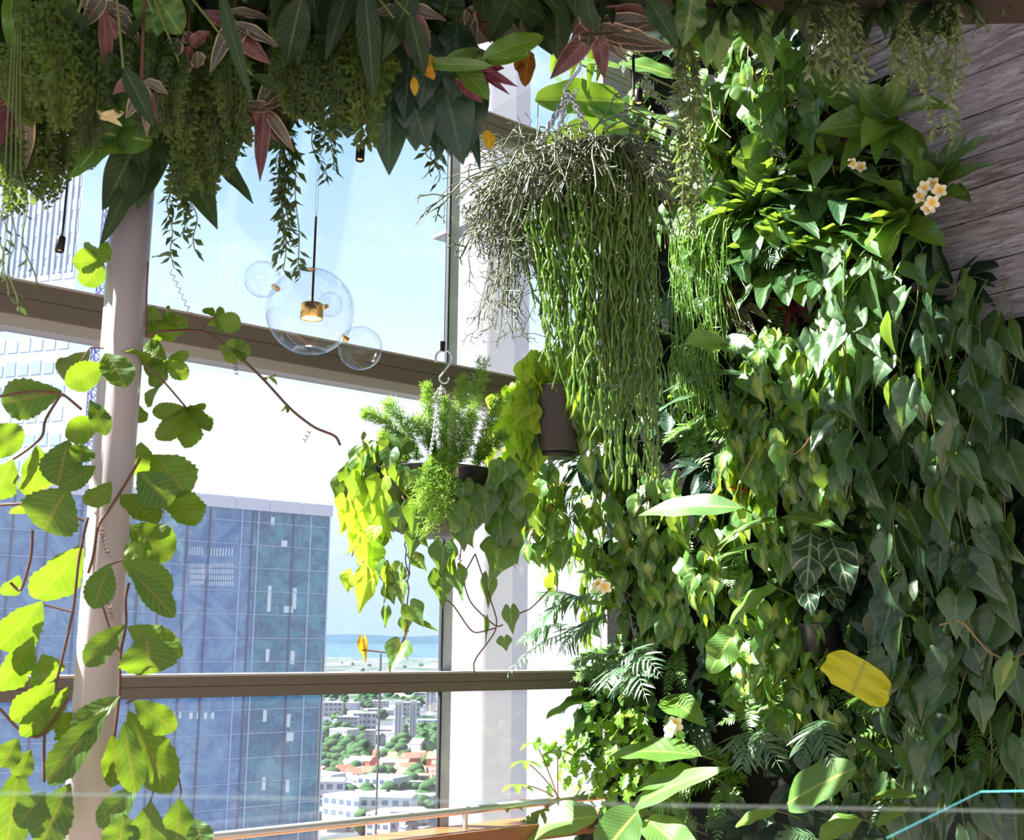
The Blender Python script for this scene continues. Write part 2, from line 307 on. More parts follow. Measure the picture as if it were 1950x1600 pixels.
# boarded wall behind the plants: horizontal weathered boards
mb = MB(); z = 0.0; bi = 0; r2 = random.Random(3)
while z < 5.2:
    h = r2.uniform(0.125, 0.20); s0 = WIN - 0.05; t = r2.random(); x = s0
    while x < 0.6:
        L = r2.uniform(1.1, 2.2); x1 = min(x + L, 0.6); dz = 0.006
        q = [wu(GW + 0.03 + r2.uniform(0, 0.006), n, zz) for zz in (z, z + h - dz) for n in (x, x1 - 0.003)]
        bk = U * 0.03
        uvq = [(x, z), (x1, z), (x, z + h), (x1, z + h)]
        mb.add(q + [p + bk for p in q], [(0, 1, 3, 2), (0, 4, 5, 1), (2, 3, 7, 6), (1, 5, 7, 3), (0, 2, 6, 4)], uvq + uvq, r2.random()); x = x1
    z += h
structure('wall_boarded', mb, M['wood'])
structure('wall_backing', slab(GW + 0.075, GW + 0.2, WIN - 0.1, 0.6, 0, 5.2), M['beam'])
# window wall: frames
mb = MB()
FR = [(1.44, 1.522), (2.782, 2.905), (4.10, 4.215)]
for i, (z0, z1) in enumerate(FR):
    nm = 'trim_%d' % (i + 1); mb = MB()
    slab(-3, GW, WIN - 0.02, WIN + 0.07, z0, z1 - 0.004, mb)          # boxed transom
    mb2 = MB(); slab(-3, GW, WIN + 0.0701, WIN + 0.074, z0 + (z1 - z0) * 0.52, z1 - 0.004, mb)   # its face has a shadow groove half-way down
    slab(-3, GW, WIN + 0.0701, WIN + 0.074, z0, z0 + (z1 - z0) * 0.48, mb)
    structure(nm, mb, M['frame'])
    mb = MB(); slab(-3, GW, WIN - 0.03, WIN + 0.078, z1 - 0.004, z1 + 0.004, mb)  # pale top edge: sunlight on the transom put into its colour
    if i: slab(-3, GW, WIN - 0.03, WIN + 0.06, z0 - 0.045 if i == 1 else z0 - 0.03, z0 - 0.0005, mb)
    structure('trim_%d' % (i + 11), mb, M['framelight'])
for j, u in enumerate((-1.2, 0.55, 3.065)):                                # vertical mullions (two hidden by the column and the frame edge)
    mb = MB()
    for (z0, z1) in ((0.86, 1.44), (1.522, 2.75), (2.905, 4.07), (4.215, 5.42)):
        slab(u - 0.006, u + 0.004, WIN - 0.016, WIN + 0.004, z0, z1, mb)
    if j == 2: structure('trim_%d' % (21 + j), mb, M['seal'])
mb = MB()
for (z0, z1) in ((0.86, 1.44), (1.522, 2.735), (2.905, 4.07)): slab(3.0695, 3.13, WIN - 0.03, WIN - 0.012, z0, z1, mb)
structure('trim_31', mb, M['alu2'])
mb = MB()
for u in (2.545, 2.84): slab(u, u + 0.005, WIN - 0.155, WIN - 0.145, 0.80, 1.6, mb)
structure('trim_32', mb, M['seal'])
# panes
for j, (z0, z1) in enumerate(((0.80, 1.44), (1.522, 2.74), (2.905, 4.07), (4.215, 6.6))):
    mb = MB(); slab(-3.0, GW, WIN - 0.011, WIN - 0.005, z0, z1, mb)
    structure('window_%d' % (j + 1), mb, M['pane'])
# solid blinds and a deep pier outside, right of the mullion
def UO(px, off): return onplane(px, 1000, N, WIN + off) @ U
mb = MB(); slab(UO(856, -.95), UO(927, -.95), WIN - 0.99, WIN - 0.95, -0.5, 5.5, mb); structure('wall_outside_panel', mb, M['blind'])
mb = MB(); slab(UO(928, -.93), UO(977, -.93), WIN - 0.99, WIN - 0.93, -0.5, 5.5, mb); structure('wall_outside_pier', mb, M['blind2'])
mb = MB(); slab(UO(977.5, -.93), UO(1006, -.93), WIN - 1.0, WIN - 0.932, -0.5, 5.5, mb); structure('wall_outside_return', mb, M['alu2'])
mb = MB(); slab(UO(1000, -1.9), UO(1000, -1.9) + 1.6, WIN - 1.95, WIN - 1.90, -0.5, 3.2, mb); structure('wall_outside_far', mb, M['blind'])
# narrow ledge outside, running from the glass out past the panel's edge
mb = MB(); fa, fb = onplane(823, 455, N, WIN - 0.90), onplane(849, 464, N, WIN - 0.90); zt = fa[2]
slab(fa @ U, fb @ U + 0.02, WIN - 0.90, WIN - 0.05, zt, zt + 0.02, mb)
structure('trim_41', mb, simple('grey_ledge', (0.30, 0.30, 0.33), 0.6, noise=0.3, nscale=30))
# timber sill under the handrail
structure('trim_51', slab(-3, GW - 0.02, WIN + 0.01, WIN + 0.20, 0.80, 0.868), M['oak'])

# handrail
ra, rb = wu(-2.5, WIN + 0.12, 0.945), wu(GW - 0.1, WIN + 0.12, 0.945)
t = thing('handrail', 'pale satin metal handrail running along the window above the timber sill', 'handrail', wu(1.5, WIN + 0.12, 0.868))
mb = MB(); mb.tube([ra, rb], 0.017, 14); mb.build('rail', M['rail'], t, V3(*t.location))
for u in (-1.2, 0.3, 1.70, 3.12):
    mb = MB(); mb.tube([wu(u, WIN + 0.12, 0.868), wu(u, WIN + 0.12, 0.935)], 0.011, 8); mb.build('post', M['rail'], t, V3(*t.location))

# white column
cp0, cp1 = P(168, 1500, 2.9), P(252, 410, 2.9); cx = (cp0 + cp1) / 2
COLX = V3(cx[0], 2.9, 0)
mb = MB(); mb.lathe(V3(COLX[0], 2.9, 0), [(0.0, 0.0), (0.053, 0.0), (0.053, 3.34), (0.0, 3.34)], 40)
o = mb.build('steel_column', M['white'], smooth=True); tag(o, 'round white painted steel column wrapped by a climbing vine', 'column')

# overhead planter trough (dark timber) above the camera side of the room
ZT = 3.34
def trough_pt(x, y, z): return V3(x, y, z)
e = [V3(-1.78, 3.62, ZT), V3(-1.0, 3.52, ZT), V3(-0.45, 3.22, ZT), V3(0.0, 2.98, ZT), V3(2.05, 2.86, ZT), V3(2.05, 1.95, ZT), V3(-1.78, 2.1, ZT)]
def prism(mb, e, h):
    n = len(e); mb.poly(e[::-1] if False else e); mb.poly([p + UP * h for p in e][::-1])
    mb.add(list(e) + [p + UP * h for p in e], [((i + 1) % n, i, n + i, n + (i + 1) % n) for i in range(n)])
mb = MB(); prism(mb, e, 0.30)
structure('ceiling', mb, M['beam'])
mb = MB()
for x in (-1.6, 1.15): mb.box(V3(x, 2.0, 5.3), V3(0.08, 0, 0), V3(0, 4.5, 0), V3(0, 0, 0.1))
structure('ceiling_beam', mb, M['beam'])
mb = MB(); prism(mb, [V3(-0.75, 2.5, 4.6), V3(2.3, 2.5, 4.6), V3(2.3, 4.75, 4.6), V3(0.15, 4.75, 4.6), V3(0.15, 4.25, 4.6), V3(-0.75, 4.25, 4.6)], 0.15); structure('sun_blocker_slab', mb, M['beam'])  # unseen slab added to keep the sun off the boarded wall
mb = MB(); y = 4.25; i = 0                 # unseen slats added overhead to shade the plant wall
while y < 4.95:
    w_ = 0.17 - 0.012 * i; mb.box(V3(-2.35, y, 4.6), V3(1.6, 0, 0), V3(0, w_, 0), V3(0, 0, 0.06)); y += w_ + 0.02 + 0.012 * i; i += 1
structure('sun_blocker_slats', mb, M['beam'])
# planting felt on the wall, in three overlapping sheets
for i, (pa, pb) in enumerate((((1085, 1640), (1960, 600)), ((1085, 900), (1700, 140)), ((1085, 500), (1420, -60)))):
    a = G(*pa, 0.0); b = G(*pb, 0.0); sA, sB = a @ N, b @ N
    mb = MB(); mb.box(wu(GW - 0.002 - 0.001 * i, WIN + 0.03, a[2]), U * 0.02, N * (sB - WIN - 0.03), UP * (b[2] - a[2]))
    structure('wall_planting_felt.%03d' % i if i else 'wall_planting_felt', mb, M['felt'])

# ------------------------------------------------------------------ leaf templates and growers
def grid(nl, nw):
    f = []; w = 2 * nw + 1
    for i in range(nl):
        for j in range(2 * nw): f.append((i * w + j, i * w + j + 1, (i + 1) * w + j + 1, (i + 1) * w + j))
    return f
PROF = {
    'lance': lambda t: np.sin(np.pi * np.clip(t, 0, 1) ** 0.75) ** 0.9,
    'ellip': lambda t: np.sin(np.pi * np.clip(t, 0, 1) ** 0.9) ** 0.6,
    'paddle': lambda t: np.sin(np.pi * np.clip(t, 0, 1) ** 0.85) ** 0.5,
    'strap': lambda t: np.minimum(1, np.clip(t, 0, 1) * 4 + 0.25) * np.sqrt(np.clip(1 - t ** 4, 0, 1)),
    'obov': lambda t: np.sin(np.pi * np.clip(t, 0, 1) ** 1.35) ** 0.62,
    'blade': lambda t: np.clip(np.sin(np.pi * np.clip(t, 0, 1) ** 0.6), 0, 1) ** 1.0,
    'sword': lambda t: (0.45 + 0.55 * np.sin(np.pi * np.clip(t * 1.1, 0, 1))) * np.clip(1 - t ** 6, 0, 1),
    'square': lambda t: np.clip(0.62 + 1.6 * t, 0, 1) * (1 - 0.42 * t ** 6),
    'linear': lambda t: np.minimum(1, t * 6 + 0.3) * (1 - t ** 3),
}
def bend_pts(V, k):
    if abs(k) < 1e-4: return V
    y = V[:, 1].copy(); z = V[:, 2].copy(); th = k * y
    V[:, 1] = np.sin(th) / k + z * np.sin(th); V[:, 2] = -(1 - np.cos(th)) / k + z * np.cos(th); return V
def heart(bend, fold, wave, seed, nl=8, nw=3):
    r = np.random.RandomState(seed); t = np.linspace(0, 1, nl + 1)[:, None]; u = np.linspace(-1, 1, 2 * nw + 1)[None, :]
    w = 0.42 * (1 - t ** 1.7) ** 0.95 * (0.78 + 0.50 * np.sin(np.pi * np.minimum(t * 1.5 + 0.12, 1)))
    y = t * 1.0 + u * 0 - 0.20 * np.sin(np.pi * np.abs(u) ** 0.9) * (1 - t) ** 2.2 - 0.02 * (1 - t) * np.abs(u)
    y = y + 0.07 * np.clip(t - 0.82, 0, 1) * 2 * (1 - np.abs(u))
    x = u * w; z = fold * np.abs(x) + wave * np.sin(6 * y + u * 2.0 + r.rand() * 6) * np.abs(u) * 0.06 - 0.12 * np.abs(u) ** 3 * w
    V = np.stack([x, y, z], -1).reshape(-1, 3); uv = np.stack([(u + 1) / 2 + t * 0, t + u * 0], -1).reshape(-1, 2)
    return bend_pts(V, bend), grid(nl, nw), uv
def blade(prof, wid, bend, fold, wave, seed, nl=8, nw=2, teeth=0.0, tn=9):
    r = np.random.RandomState(seed); t = np.linspace(0, 1, nl + 1)[:, None]; u = np.linspace(-1, 1, 2 * nw + 1)[None, :]
    w = wid * PROF[prof](t)
    w = np.maximum(w, 0.004)
    if teeth: w = w * (1 + teeth * ((np.arange(nl + 1)[:, None] % 2) - 0.5))
    x = u * w; y = t + 0 * u; z = fold * np.abs(x) + wave * np.sin(t * 13 + np.sign(u) * 1.3 + r.rand() * 6) * np.abs(u) * wid * 0.5
    V = np.stack([x, y, z], -1).reshape(-1, 3); uv = np.stack([(u + 1) / 2 + t * 0, t + u * 0], -1).reshape(-1, 2)
    return bend_pts(V, bend), grid(nl, nw), uv
def tiny(wid, fold=0.25):
    V = V3(0, 0, 0), V3(-wid, 0.45, fold * wid), V3(0, 0.5, 0), V3(wid, 0.45, fold * wid), V3(0, 1, -0.08)
    return np.array(V), [(0, 2, 1), (0, 3, 2), (1, 2, 4), (2, 3, 4)], np.array([(0.5, 0), (0, .5), (.5, .5), (1, .5), (.5, 1)])
T_HEART = [heart(b, f, w, i) for i, (b, f, w) in enumerate([(0.5, 0.35, 0.6), (0.9, 0.2, 1.0), (0.2, 0.5, 0.5), (1.2, 0.3, 1.2), (-0.3, 0.35, 0.8), (0.7, 0.7, 0.9)])]
T_HEARTB = [heart(b, f, w, i, 10, 4) for i, (b, f, w) in enumerate([(0.35, 0.35, 0.4), (0.7, 0.25, 0.7), (0.15, 0.45, 0.5), (0.9, 0.35, 0.6), (-0.15, 0.30, 0.6), (0.5, 0.55, 0.7)])]
T_ELL = [blade('ellip', 0.24, b, f, w, i) for i, (b, f, w) in enumerate([(0.5, .3, .2), (0.9, .2, .3), (0.2, .4, .2), (1.2, .35, .3)])]
T_LAN = [blade('lance', 0.17, b, f, w, i) for i, (b, f, w) in enumerate([(0.5, .3, .2), (0.9, .25, .3), (0.2, .4, .2), (1.3, .35, .3)])]
T_LOB = [blade('obov', 0.22, b, f, w, i, 8, 2, 0.5) for i, (b, f, w) in enumerate([(0.6, .3, .3), (1.1, .25, .5), (0.2, .4, .3)])]
T_LINE = [blade('linear', 0.055, b, 0.3, 0.0, i, 4, 1) for i, b in enumerate((0.3, 0.7, 1.1))]
T_FERNL = [blade('linear', 0.15, b, 0.2, 0.0, i, 3, 1) for i, b in enumerate((0.2, 0.6, -0.2))]
T_TINY = [tiny(0.16), tiny(0.22, 0.5), tiny(0.12)]
T_ROUND = [tiny(0.34), tiny(0.3, 0.5)]

def put(mb, T, p, d, n, L, t=0.5, ws=1.0):
    V, f, uv = T; y = nrm(d); z = n - (n @ y) * y
    z = nrm(z) if np.linalg.norm(z) > 1e-4 else nrm(np.cross(y, V3(0.3, 0.5, 0.8))); x = np.cross(y, z)
    mb.add(p + L * (ws * V[:, :1] * x + V[:, 1:2] * y + V[:, 2:3] * z), f, uv, t)
def rv(s=1.0): return V3(rnd.gauss(0, s), rnd.gauss(0, s), rnd.gauss(0, s))
def bez(a, c, b, n):
    t = np.linspace(0, 1, n)[:, None]; return (1 - t) ** 2 * a + 2 * t * (1 - t) * c + t * t * b
def ribbon(mb, p0, p1, n, wid, arch=0.15, prof='lance', fold=0.25, wave=0.15, nl=14, nw=3, t=0.5, teeth=0.0, side=0.0, sag=0.0, notch=0):
    """one leaf from its base p0 to its tip p1; n is the way its upper face looks"""
    L = np.linalg.norm(p1 - p0); d = nrm(p1 - p0); z = nrm(n - (n @ d) * d); x0 = np.cross(d, z)
    c = (p0 + p1) / 2 + z * arch * L + x0 * side * L + UP * sag * L
    pts = bez(p0, c, p1, nl + 1); tan = np.gradient(pts, axis=0); tt = np.linspace(0, 1, nl + 1); w = np.maximum(PROF[prof](tt) * wid / 2, 0.0012)
    if teeth: w = w * (1 + teeth * ((np.arange(nl + 1) % 2) - 0.5))
    u = np.linspace(-1, 1, 2 * nw + 1); ph = rnd.random() * 6; V = []
    for i in range(nl + 1):
        T = nrm(tan[i]); zz = nrm(z - (z @ T) * T); xx = np.cross(T, zz); wv = wave * w[i]
        for uu in u: V.append(pts[i] + xx * (uu * w[i]) + zz * (fold * abs(uu) * w[i] + wv * abs(uu) * math.sin(tt[i] * 15 + ph + (1.7 if uu > 0 else 0))))
    uv = np.stack([np.tile((u + 1) / 2, nl + 1), np.repeat(tt, 2 * nw + 1)], 1)
    mb.add(V, grid(nl, nw), uv, t)
def frond(mb, p0, p1, n, arch, L, T, pairs=22, t=0.5, ang=1.0, ws=1.0, stem=None, rad=0.0025, sag=0.0, shape='fern', jit=0.08):
    """a feather leaf: leaflets of length L in pairs along the arc p0 -> p1"""
    ln = np.linalg.norm(p1 - p0); d = nrm(p1 - p0); z = nrm(n - (n @ d) * d)
    pts = bez(p0, (p0 + p1) / 2 + z * arch * ln + UP * sag * ln, p1, pairs + 2); tan = np.gradient(pts, axis=0)
    for i in range(1, pairs + 1):
        q = i / (pairs + 1); s = (math.sin(math.pi * min(1, q * 0.95 + 0.12)) ** 0.7) if shape == 'fern' else (0.35 + 0.65 * math.sin(math.pi * q) ** 0.6)
        Tn = nrm(tan[i]); zz = nrm(z - (z @ Tn) * Tn); x = np.cross(Tn, zz)
        for sg in (-1, 1):
            dd = nrm(Tn * math.cos(ang) + sg * x * math.sin(ang) + zz * 0.12 + rv(jit) + DN * 0.12)
            put(mb, rnd.choice(T), pts[i], dd, zz + rv(0.1), L * s * rnd.uniform(0.9, 1.08), min(1, max(0, t + rnd.gauss(0, 0.12))), ws)
    (stem or mb).tube(pts, np.linspace(rad, rad * 0.4, len(pts)), 4, t)

def strand_path(a, b, wig=0.02, n=24, out=None, bow=0.0):
    """a hanging stem from a to b that wanders a little"""
    t = np.linspace(0, 1, n)[:, None]; p = a + (b - a) * t
    f1, f2 = rnd.uniform(2, 4), rnd.uniform(4, 7); p1, p2 = rnd.random() * 6, rnd.random() * 6
    p = p + (np.sin(t * f1 * 2 + p1) - math.sin(p1)) * wig * N + (np.sin(t * f2 * 2 + p2) - math.sin(p2)) * wig * 0.6 * U
    if out is not None: p = p + out * bow * np.sin(np.pi * t ** 0.6)
    return p
def hang_leaves(mb, st, path, step, L, T, face, tintr=(0.2, 0.8), spread=0.6, drop=1.0, pet=0.04, t0=0.0, stem_r=0.002, facej=0.35, ws=(0.85, 1.05)):
    """heart leaves hung along a stem, tips down, upper sides turned to `face`"""
    seg = np.linalg.norm(np.diff(path, axis=0), axis=1); s = np.concatenate([[0], np.cumsum(seg)]); tot = s[-1]
    x = t0 + rnd.uniform(0, step); sgn = 1
    while x < tot:
        p = np.array([np.interp(x, s, path[:, i]) for i in range(3)])
        f = nrm(face + rv(facej)); lat = np.cross(f, UP); lat = nrm(lat) * sgn; sgn = -sgn
        pe = nrm(f * 0.8 + lat * rnd.uniform(0.2, 1.0) * spread + UP * rnd.uniform(-0.1, 0.6)) * pet * rnd.uniform(0.6, 1.3)
        q = p + pe; st.tube(np.array([p, p + pe * 0.5 + UP * 0.008, q]), stem_r * 0.6, 4, caps=False)
        d = nrm(DN * drop + lat * rnd.uniform(-0.1, 0.7) * spread + f * rnd.uniform(0.0, 0.45) + rv(0.12))
        put(mb, rnd.choice(T), q, d, f, L * rnd.uniform(0.72, 1.18), rnd.uniform(*tintr), rnd.uniform(*ws)); x += step * rnd.uniform(0.7, 1.3)
    st.tube(path, stem_r, 5)

FACE = nrm(OUT * 0.8 + UP * 0.55 - N * 0.02)
class Plant:
    """one plant: an empty at its base with foliage, stems and flowers under it"""
    def __init__(s, name, label, cat, loc, group=None, wall=True):
        s.o = thing(name, label, cat, loc, group); s.loc = V3(*loc); s.wall = wall; s.parts = []
    def part(s, name, mb, mat, label=None, under=None):
        if not mb.n: return None
        o = mb.build(name, mat, under or s.o, s.loc, clampwall=s.wall)
        if label: o['label'] = label
        return o

def cascade(name, label, base, tops, mat, L, step, T=T_HEART, off=(0.05, 0.2), tint=(0.15, 0.85), group=None, stem='stem', pet=0.04, wig=0.03, face=FACE, bow=0.05, cat='trailing plant', wall=True, spread=0.6, facej=0.35, ws=(0.8, 1.05)):
    """a trailing plant: strands (px, py -> px, py) down the wall, each strand a stem with its leaves"""
    pl = Plant(name, label, cat, base, group, wall)
    for (x0, y0, x1, y1, oa, ob) in tops:
        st, lv = MB(), MB(); pth = strand_path(G(x0, y0, oa), G(x1, y1, ob), wig, 26, OUT, bow)
        hang_leaves(lv, st, pth, step, L, T, face, tint, spread, 1.0, pet, stem_r=0.0025, facej=facej, ws=ws)
        so = pl.part('strand', st, M[stem]); pl.part('foliage', lv, M[mat], under=so)
    return pl
def strands(x0, x1, y0, y1, n, off=(0.05, 0.2), lean=-0.03, jy=40, jx=12):
    r = []
    for i in range(n):
        q = (i + rnd.random()) / n; xa = x0 + (x1 - x0) * q + rnd.gauss(0, jx); ya = y0 + rnd.uniform(-jy, jy); yb = y1 + rnd.uniform(-jy, jy)
        o = rnd.uniform(*off); r.append((xa, ya, xa + lean * (yb - ya), yb, o * 0.8, o * 1.1))
    return r
def rosette(name, label, c, leaves, mat, cat='broad-leaved plant', prof='lance', wave=0.18, fold=0.3, arch=0.12, group=None, base=None, tint=(0.2, 0.85), face=None, each=True, sag=0.05, wall=True, nl=14):
    """leaves given one by one: (base px, py, off, tip px, py, off, width in px)"""
    c3 = G(*c) if base is None else base; pl = Plant(name, label, cat, c3, group, wall); allm = MB()
    for lf in leaves:
        if len(lf) == 4: lf = (c[0] + rnd.uniform(-12, 12), c[1] + rnd.uniform(-10, 10), c[2], *lf)
        p0, p1 = G(*lf[0:3]), G(*lf[3:6]); w = lf[6] * mpp(p1); d = nrm(p1 - p0)
        fc = nrm((face if face is not None else nrm(OUT * 0.55 + UP * 0.8)) + rv(0.15))
        mb = MB() if each else allm
        ribbon(mb, p0, p1, fc, w, arch * rnd.uniform(0.6, 1.4), prof, fold, wave, nl=nl, t=rnd.uniform(*tint), sag=sag)
        if each: pl.part('leaf', mb, M[mat])
    if not each: pl.part('foliage', allm, M[mat])
    return pl
def auto_leaves(cx, cy, co, n, R, asp=0.32, a0=0, a1=360, up=0.0, off=(0.08, 0.3)):
    r = []
    for i in range(n):
        a = math.radians(a0 + (a1 - a0) * (i + rnd.random() * 0.7) / n); q = R * rnd.uniform(0.65, 1.1)
        r.append((cx + q * math.cos(a), cy - q * math.sin(a) * 0.8 - up * R, co + rnd.uniform(*off), q * asp * rnd.uniform(0.8, 1.25)))
    return r

# ------------------------------------------------------------------ the plant wall: deep background foliage
def filler(name, label, grp, px, py, kind):
    c = G(px, py, 0.02); pl = Plant(name, label, 'foliage plant', c, grp); lv = MB(); st = MB()
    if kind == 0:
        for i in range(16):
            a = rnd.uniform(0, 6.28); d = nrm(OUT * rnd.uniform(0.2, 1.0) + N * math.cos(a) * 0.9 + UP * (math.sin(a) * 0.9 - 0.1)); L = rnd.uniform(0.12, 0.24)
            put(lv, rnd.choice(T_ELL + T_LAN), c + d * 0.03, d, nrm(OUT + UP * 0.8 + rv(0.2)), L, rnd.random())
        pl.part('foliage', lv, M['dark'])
    elif kind == 1:
        for i in range(9):
            a = rnd.uniform(0, 6.28); d = nrm(OUT * rnd.uniform(0.3, 0.9) + N * math.cos(a) + UP * math.sin(a)); L = rnd.uniform(0.2, 0.34)
            frond(lv, c, c + d * L + DN * 0.05, nrm(OUT + UP), 0.12, 0.045, T_FERNL, 18, rnd.random() * 0.6, 1.1, 1.0)
        pl.part('foliage', lv, M['fern'])
    else:
        for i in range(7):
            a0 = c + N * rnd.uniform(-0.12, 0.12) + UP * rnd.uniform(-0.05, 0.15) + OUT * 0.02
            hang_leaves(lv, st, strand_path(a0, a0 + DN * rnd.uniform(0.2, 0.4) + OUT * rnd.uniform(0.01, 0.06), 0.02, 10), 0.045, 0.08, T_HEART, FACE, (0, 0.6), pet=0.02)
        so = pl.part('stem', st, M['stem']); pl.part('foliage', lv, M['philo'])
def in_wall(px, py):
    if px < 1095: return False
    if px > 1930: return 480 < py < 1590
    lim = 60 if px < 1560 else 60 + (px - 1560) * 1.4
    return lim < py < 1590
FILL_LAB = ['dark-leaved plant deep in the shade of the plant wall', 'feathery fern tucked deep into the plant wall between bigger plants', 'small trailing heart-leaf plant deep between the bigger wall plants']
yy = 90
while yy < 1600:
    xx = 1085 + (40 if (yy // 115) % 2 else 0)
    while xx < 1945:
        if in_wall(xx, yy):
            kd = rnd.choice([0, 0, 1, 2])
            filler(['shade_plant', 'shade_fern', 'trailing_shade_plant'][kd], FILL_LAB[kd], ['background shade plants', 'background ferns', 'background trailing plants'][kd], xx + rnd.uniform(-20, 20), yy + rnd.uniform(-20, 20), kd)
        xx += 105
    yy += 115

# ------------------------------------------------------------------ plant wall, right: large heart-leaf cascades
BIGFACE = nrm(OUT * 0.85 + UP * 0.5 - N * 0.05)
kw = dict(mat='philo_big', T=T_HEARTB, step=0.112, pet=0.06, face=BIGFACE, bow=0.06, spread=0.75, facej=0.42, ws=(0.52, 0.86))
cascade('heartleaf_philodendron', 'sunlit large heart-leaf philodendron spilling down below the yellow-white blossom cluster', G(1640, 480, 0.05),
        strands(1585, 1720, 520, 930, 7, (0.14, 0.34), -0.07) + strands(1600, 1780, 480, 780, 4, (0.2, 0.36), -0.06), L=0.165, tint=(0.3, 1), **kw)
cascade('heartleaf_philodendron', 'large heart-leaf philodendron hanging in shade at the right edge, just under the boarded wall', G(1850, 540, 0.05),
        strands(1770, 1960, 570, 1080, 6, (0.05, 0.28), -0.05), L=0.185, tint=(0.0, 0.7), **kw)
cascade('heartleaf_philodendron', 'large heart-leaf philodendron curtain between the sunlit one and the big yellow leaf', G(1760, 830, 0.05),
        strands(1680, 1950, 840, 1330, 7, (0.05, 0.30), -0.05), L=0.175, tint=(0.0, 0.9), **kw)
cascade('heartleaf_philodendron', 'large heart-leaf philodendron hanging to the lower right corner beside the big yellow leaf', G(1800, 1180, 0.05),
        strands(1690, 1955, 1200, 1640, 7, (0.06, 0.28), -0.04), L=0.175, tint=(0.0, 0.9), **kw)

# ------------------------------------------------------------------ plant wall, middle: striped and plain smaller trailing plants
kb = dict(mat='brasil', T=T_HEART, step=0.062, pet=0.036, stem='stem', tint=(0.1, 0.9))
cascade('variegated_philodendron', 'lime-striped philodendron trailing below the dark purple-leaved patch in the middle of the plant wall', G(1520, 630, 0.05),
        strands(1430, 1640, 650, 940, 12, (0.08, 0.26), -0.06), L=0.118, **kb)
cascade('variegated_philodendron', 'lime-striped philodendron trailing right of the thin grassy stems, above the broad horizontal leaf', G(1390, 760, 0.05),
        strands(1400, 1590, 780, 1060, 10, (0.06, 0.22), -0.06), L=0.12, **kb)
cascade('variegated_philodendron', 'sunlit lime-striped philodendron below the long fleshy stems of the twiggy hanging plant', G(1200, 850, 0.05),
        strands(1075, 1310, 900, 1110, 13, (0.06, 0.26), -0.05), L=0.118, **kb)
cascade('variegated_philodendron', 'lime-striped philodendron between the broad horizontal leaf and the white-veined leaves', G(1300, 1010, 0.05),
        strands(1240, 1420, 1020, 1240, 9, (0.06, 0.2), -0.04), L=0.112, **kb)
cascade('variegated_philodendron', 'lime-striped philodendron trailing over ferns left of the big yellow leaf', G(1480, 1180, 0.05),
        strands(1430, 1570, 1190, 1360, 7, (0.06, 0.2), -0.04), L=0.12, **kb)
kp = dict(mat='philo', T=T_HEART, step=0.078, pet=0.035, stem='stem_tan', tint=(0.2, 1.0))
cascade('trailing_philodendron', 'tan-stemmed green philodendron at the top of the plant wall, right of the silvery strand', G(1400, 110, 0.05),
        strands(1330, 1600, 110, 330, 10, (0.06, 0.3), -0.02), L=0.125, **kp)
cascade('trailing_philodendron', 'green philodendron behind the silvery strand, right of the chain-hung twiggy plant', G(1300, 250, 0.05),
        strands(1255, 1400, 260, 470, 7, (0.05, 0.2), -0.02), L=0.12, **kp)
# ------------------------------------------------------------------ plant wall, upper: broad rosettes
RF = nrm(nrm(CAM - G(1690, 235)) * 0.75 + UP * 0.6)
rosette('broadleaf_rosette', 'large glossy rosette of broad pointed leaves highest in front of the boarded wall', (1690, 235, 0.18),
        [(1522, 150, 0.32, 74), (1552, 252, 0.44, 80), (1628, 166, 0.32, 90), (1730, 112, 0.24, 40), (1814, 208, 0.42, 64), (1752, 322, 0.38, 52), (1668, 314, 0.42, 54), (1775, 350, 0.24, 62), (1600, 330, 0.38, 52), (1640, 284, .5, 70), (1700, 160, .16, 60)], 'rosette', prof='lance', arch=0.12, wave=0.12, face=RF, tint=(.1, .8))
rosette('broadleaf_rosette', 'stiff rosette of dark upright leaves, one sunlit, against the boarded wall at the right', (1782, 372, 0.16),
        [(1842, 248, 0.26, 52), (1892, 254, 0.36, 50), (1896, 312, 0.38, 34), (1815, 296, 0.34, 46), (1850, 385, 0.34, 46), (1722, 258, 0.3, 60), (1748, 298, 0.38, 50)], 'teal', prof='lance', arch=0.06, face=nrm(RF - N * 0.2), tint=(0, .4))
rosette('broadleaf_rosette', 'lime-lit broad-leaved plant carrying the yellow-white blossom cluster', (1725, 420, 0.16),
        [(1652, 332, 0.34, 84), (1840, 372, 0.34, 70), (1800, 470, 0.36, 52), (1640, 420, 0.40, 60), (1660, 372, 0.2, 60), (1690, 500, 0.4, 60), (1770, 330, 0.14, 56), (1610, 380, 0.36, 46), (1650, 470, 0.42, 46)], 'rosette', prof='ellip', tint=(0.6, 1.0))
R1 = [((1590, 330), 'leafy rosette with layered horizontal leaves just below the large glossy rosette', 15, 120), ((1450, 400), 'layered rosette with light-tipped leaves right of the thin grassy stems', 17, 130), ((1570, 430), 'layered rosette with broad teal-green leaves in the middle of the upper plant wall', 18, 135),
      ((1480, 500), 'dark teal rosette above the purple-leaved patch', 16, 125), ((1600, 510), 'dark rosette left of the sunlit cascading philodendron top', 14, 110), ((1380, 480), 'small shaded rosette behind the thin grassy stems', 10, 90)]
for (c, lab, n, R) in R1:
    rosette('layered_rosette', lab, (*c, 0.06), auto_leaves(*c, 0.06, n, R, 0.46, 0, 360, 0.0, (0.14, 0.32)), 'teal', prof='ellip', tint=(0.0, 0.9), face=nrm(UP * 1.0 + OUT * 0.35), arch=0.1)
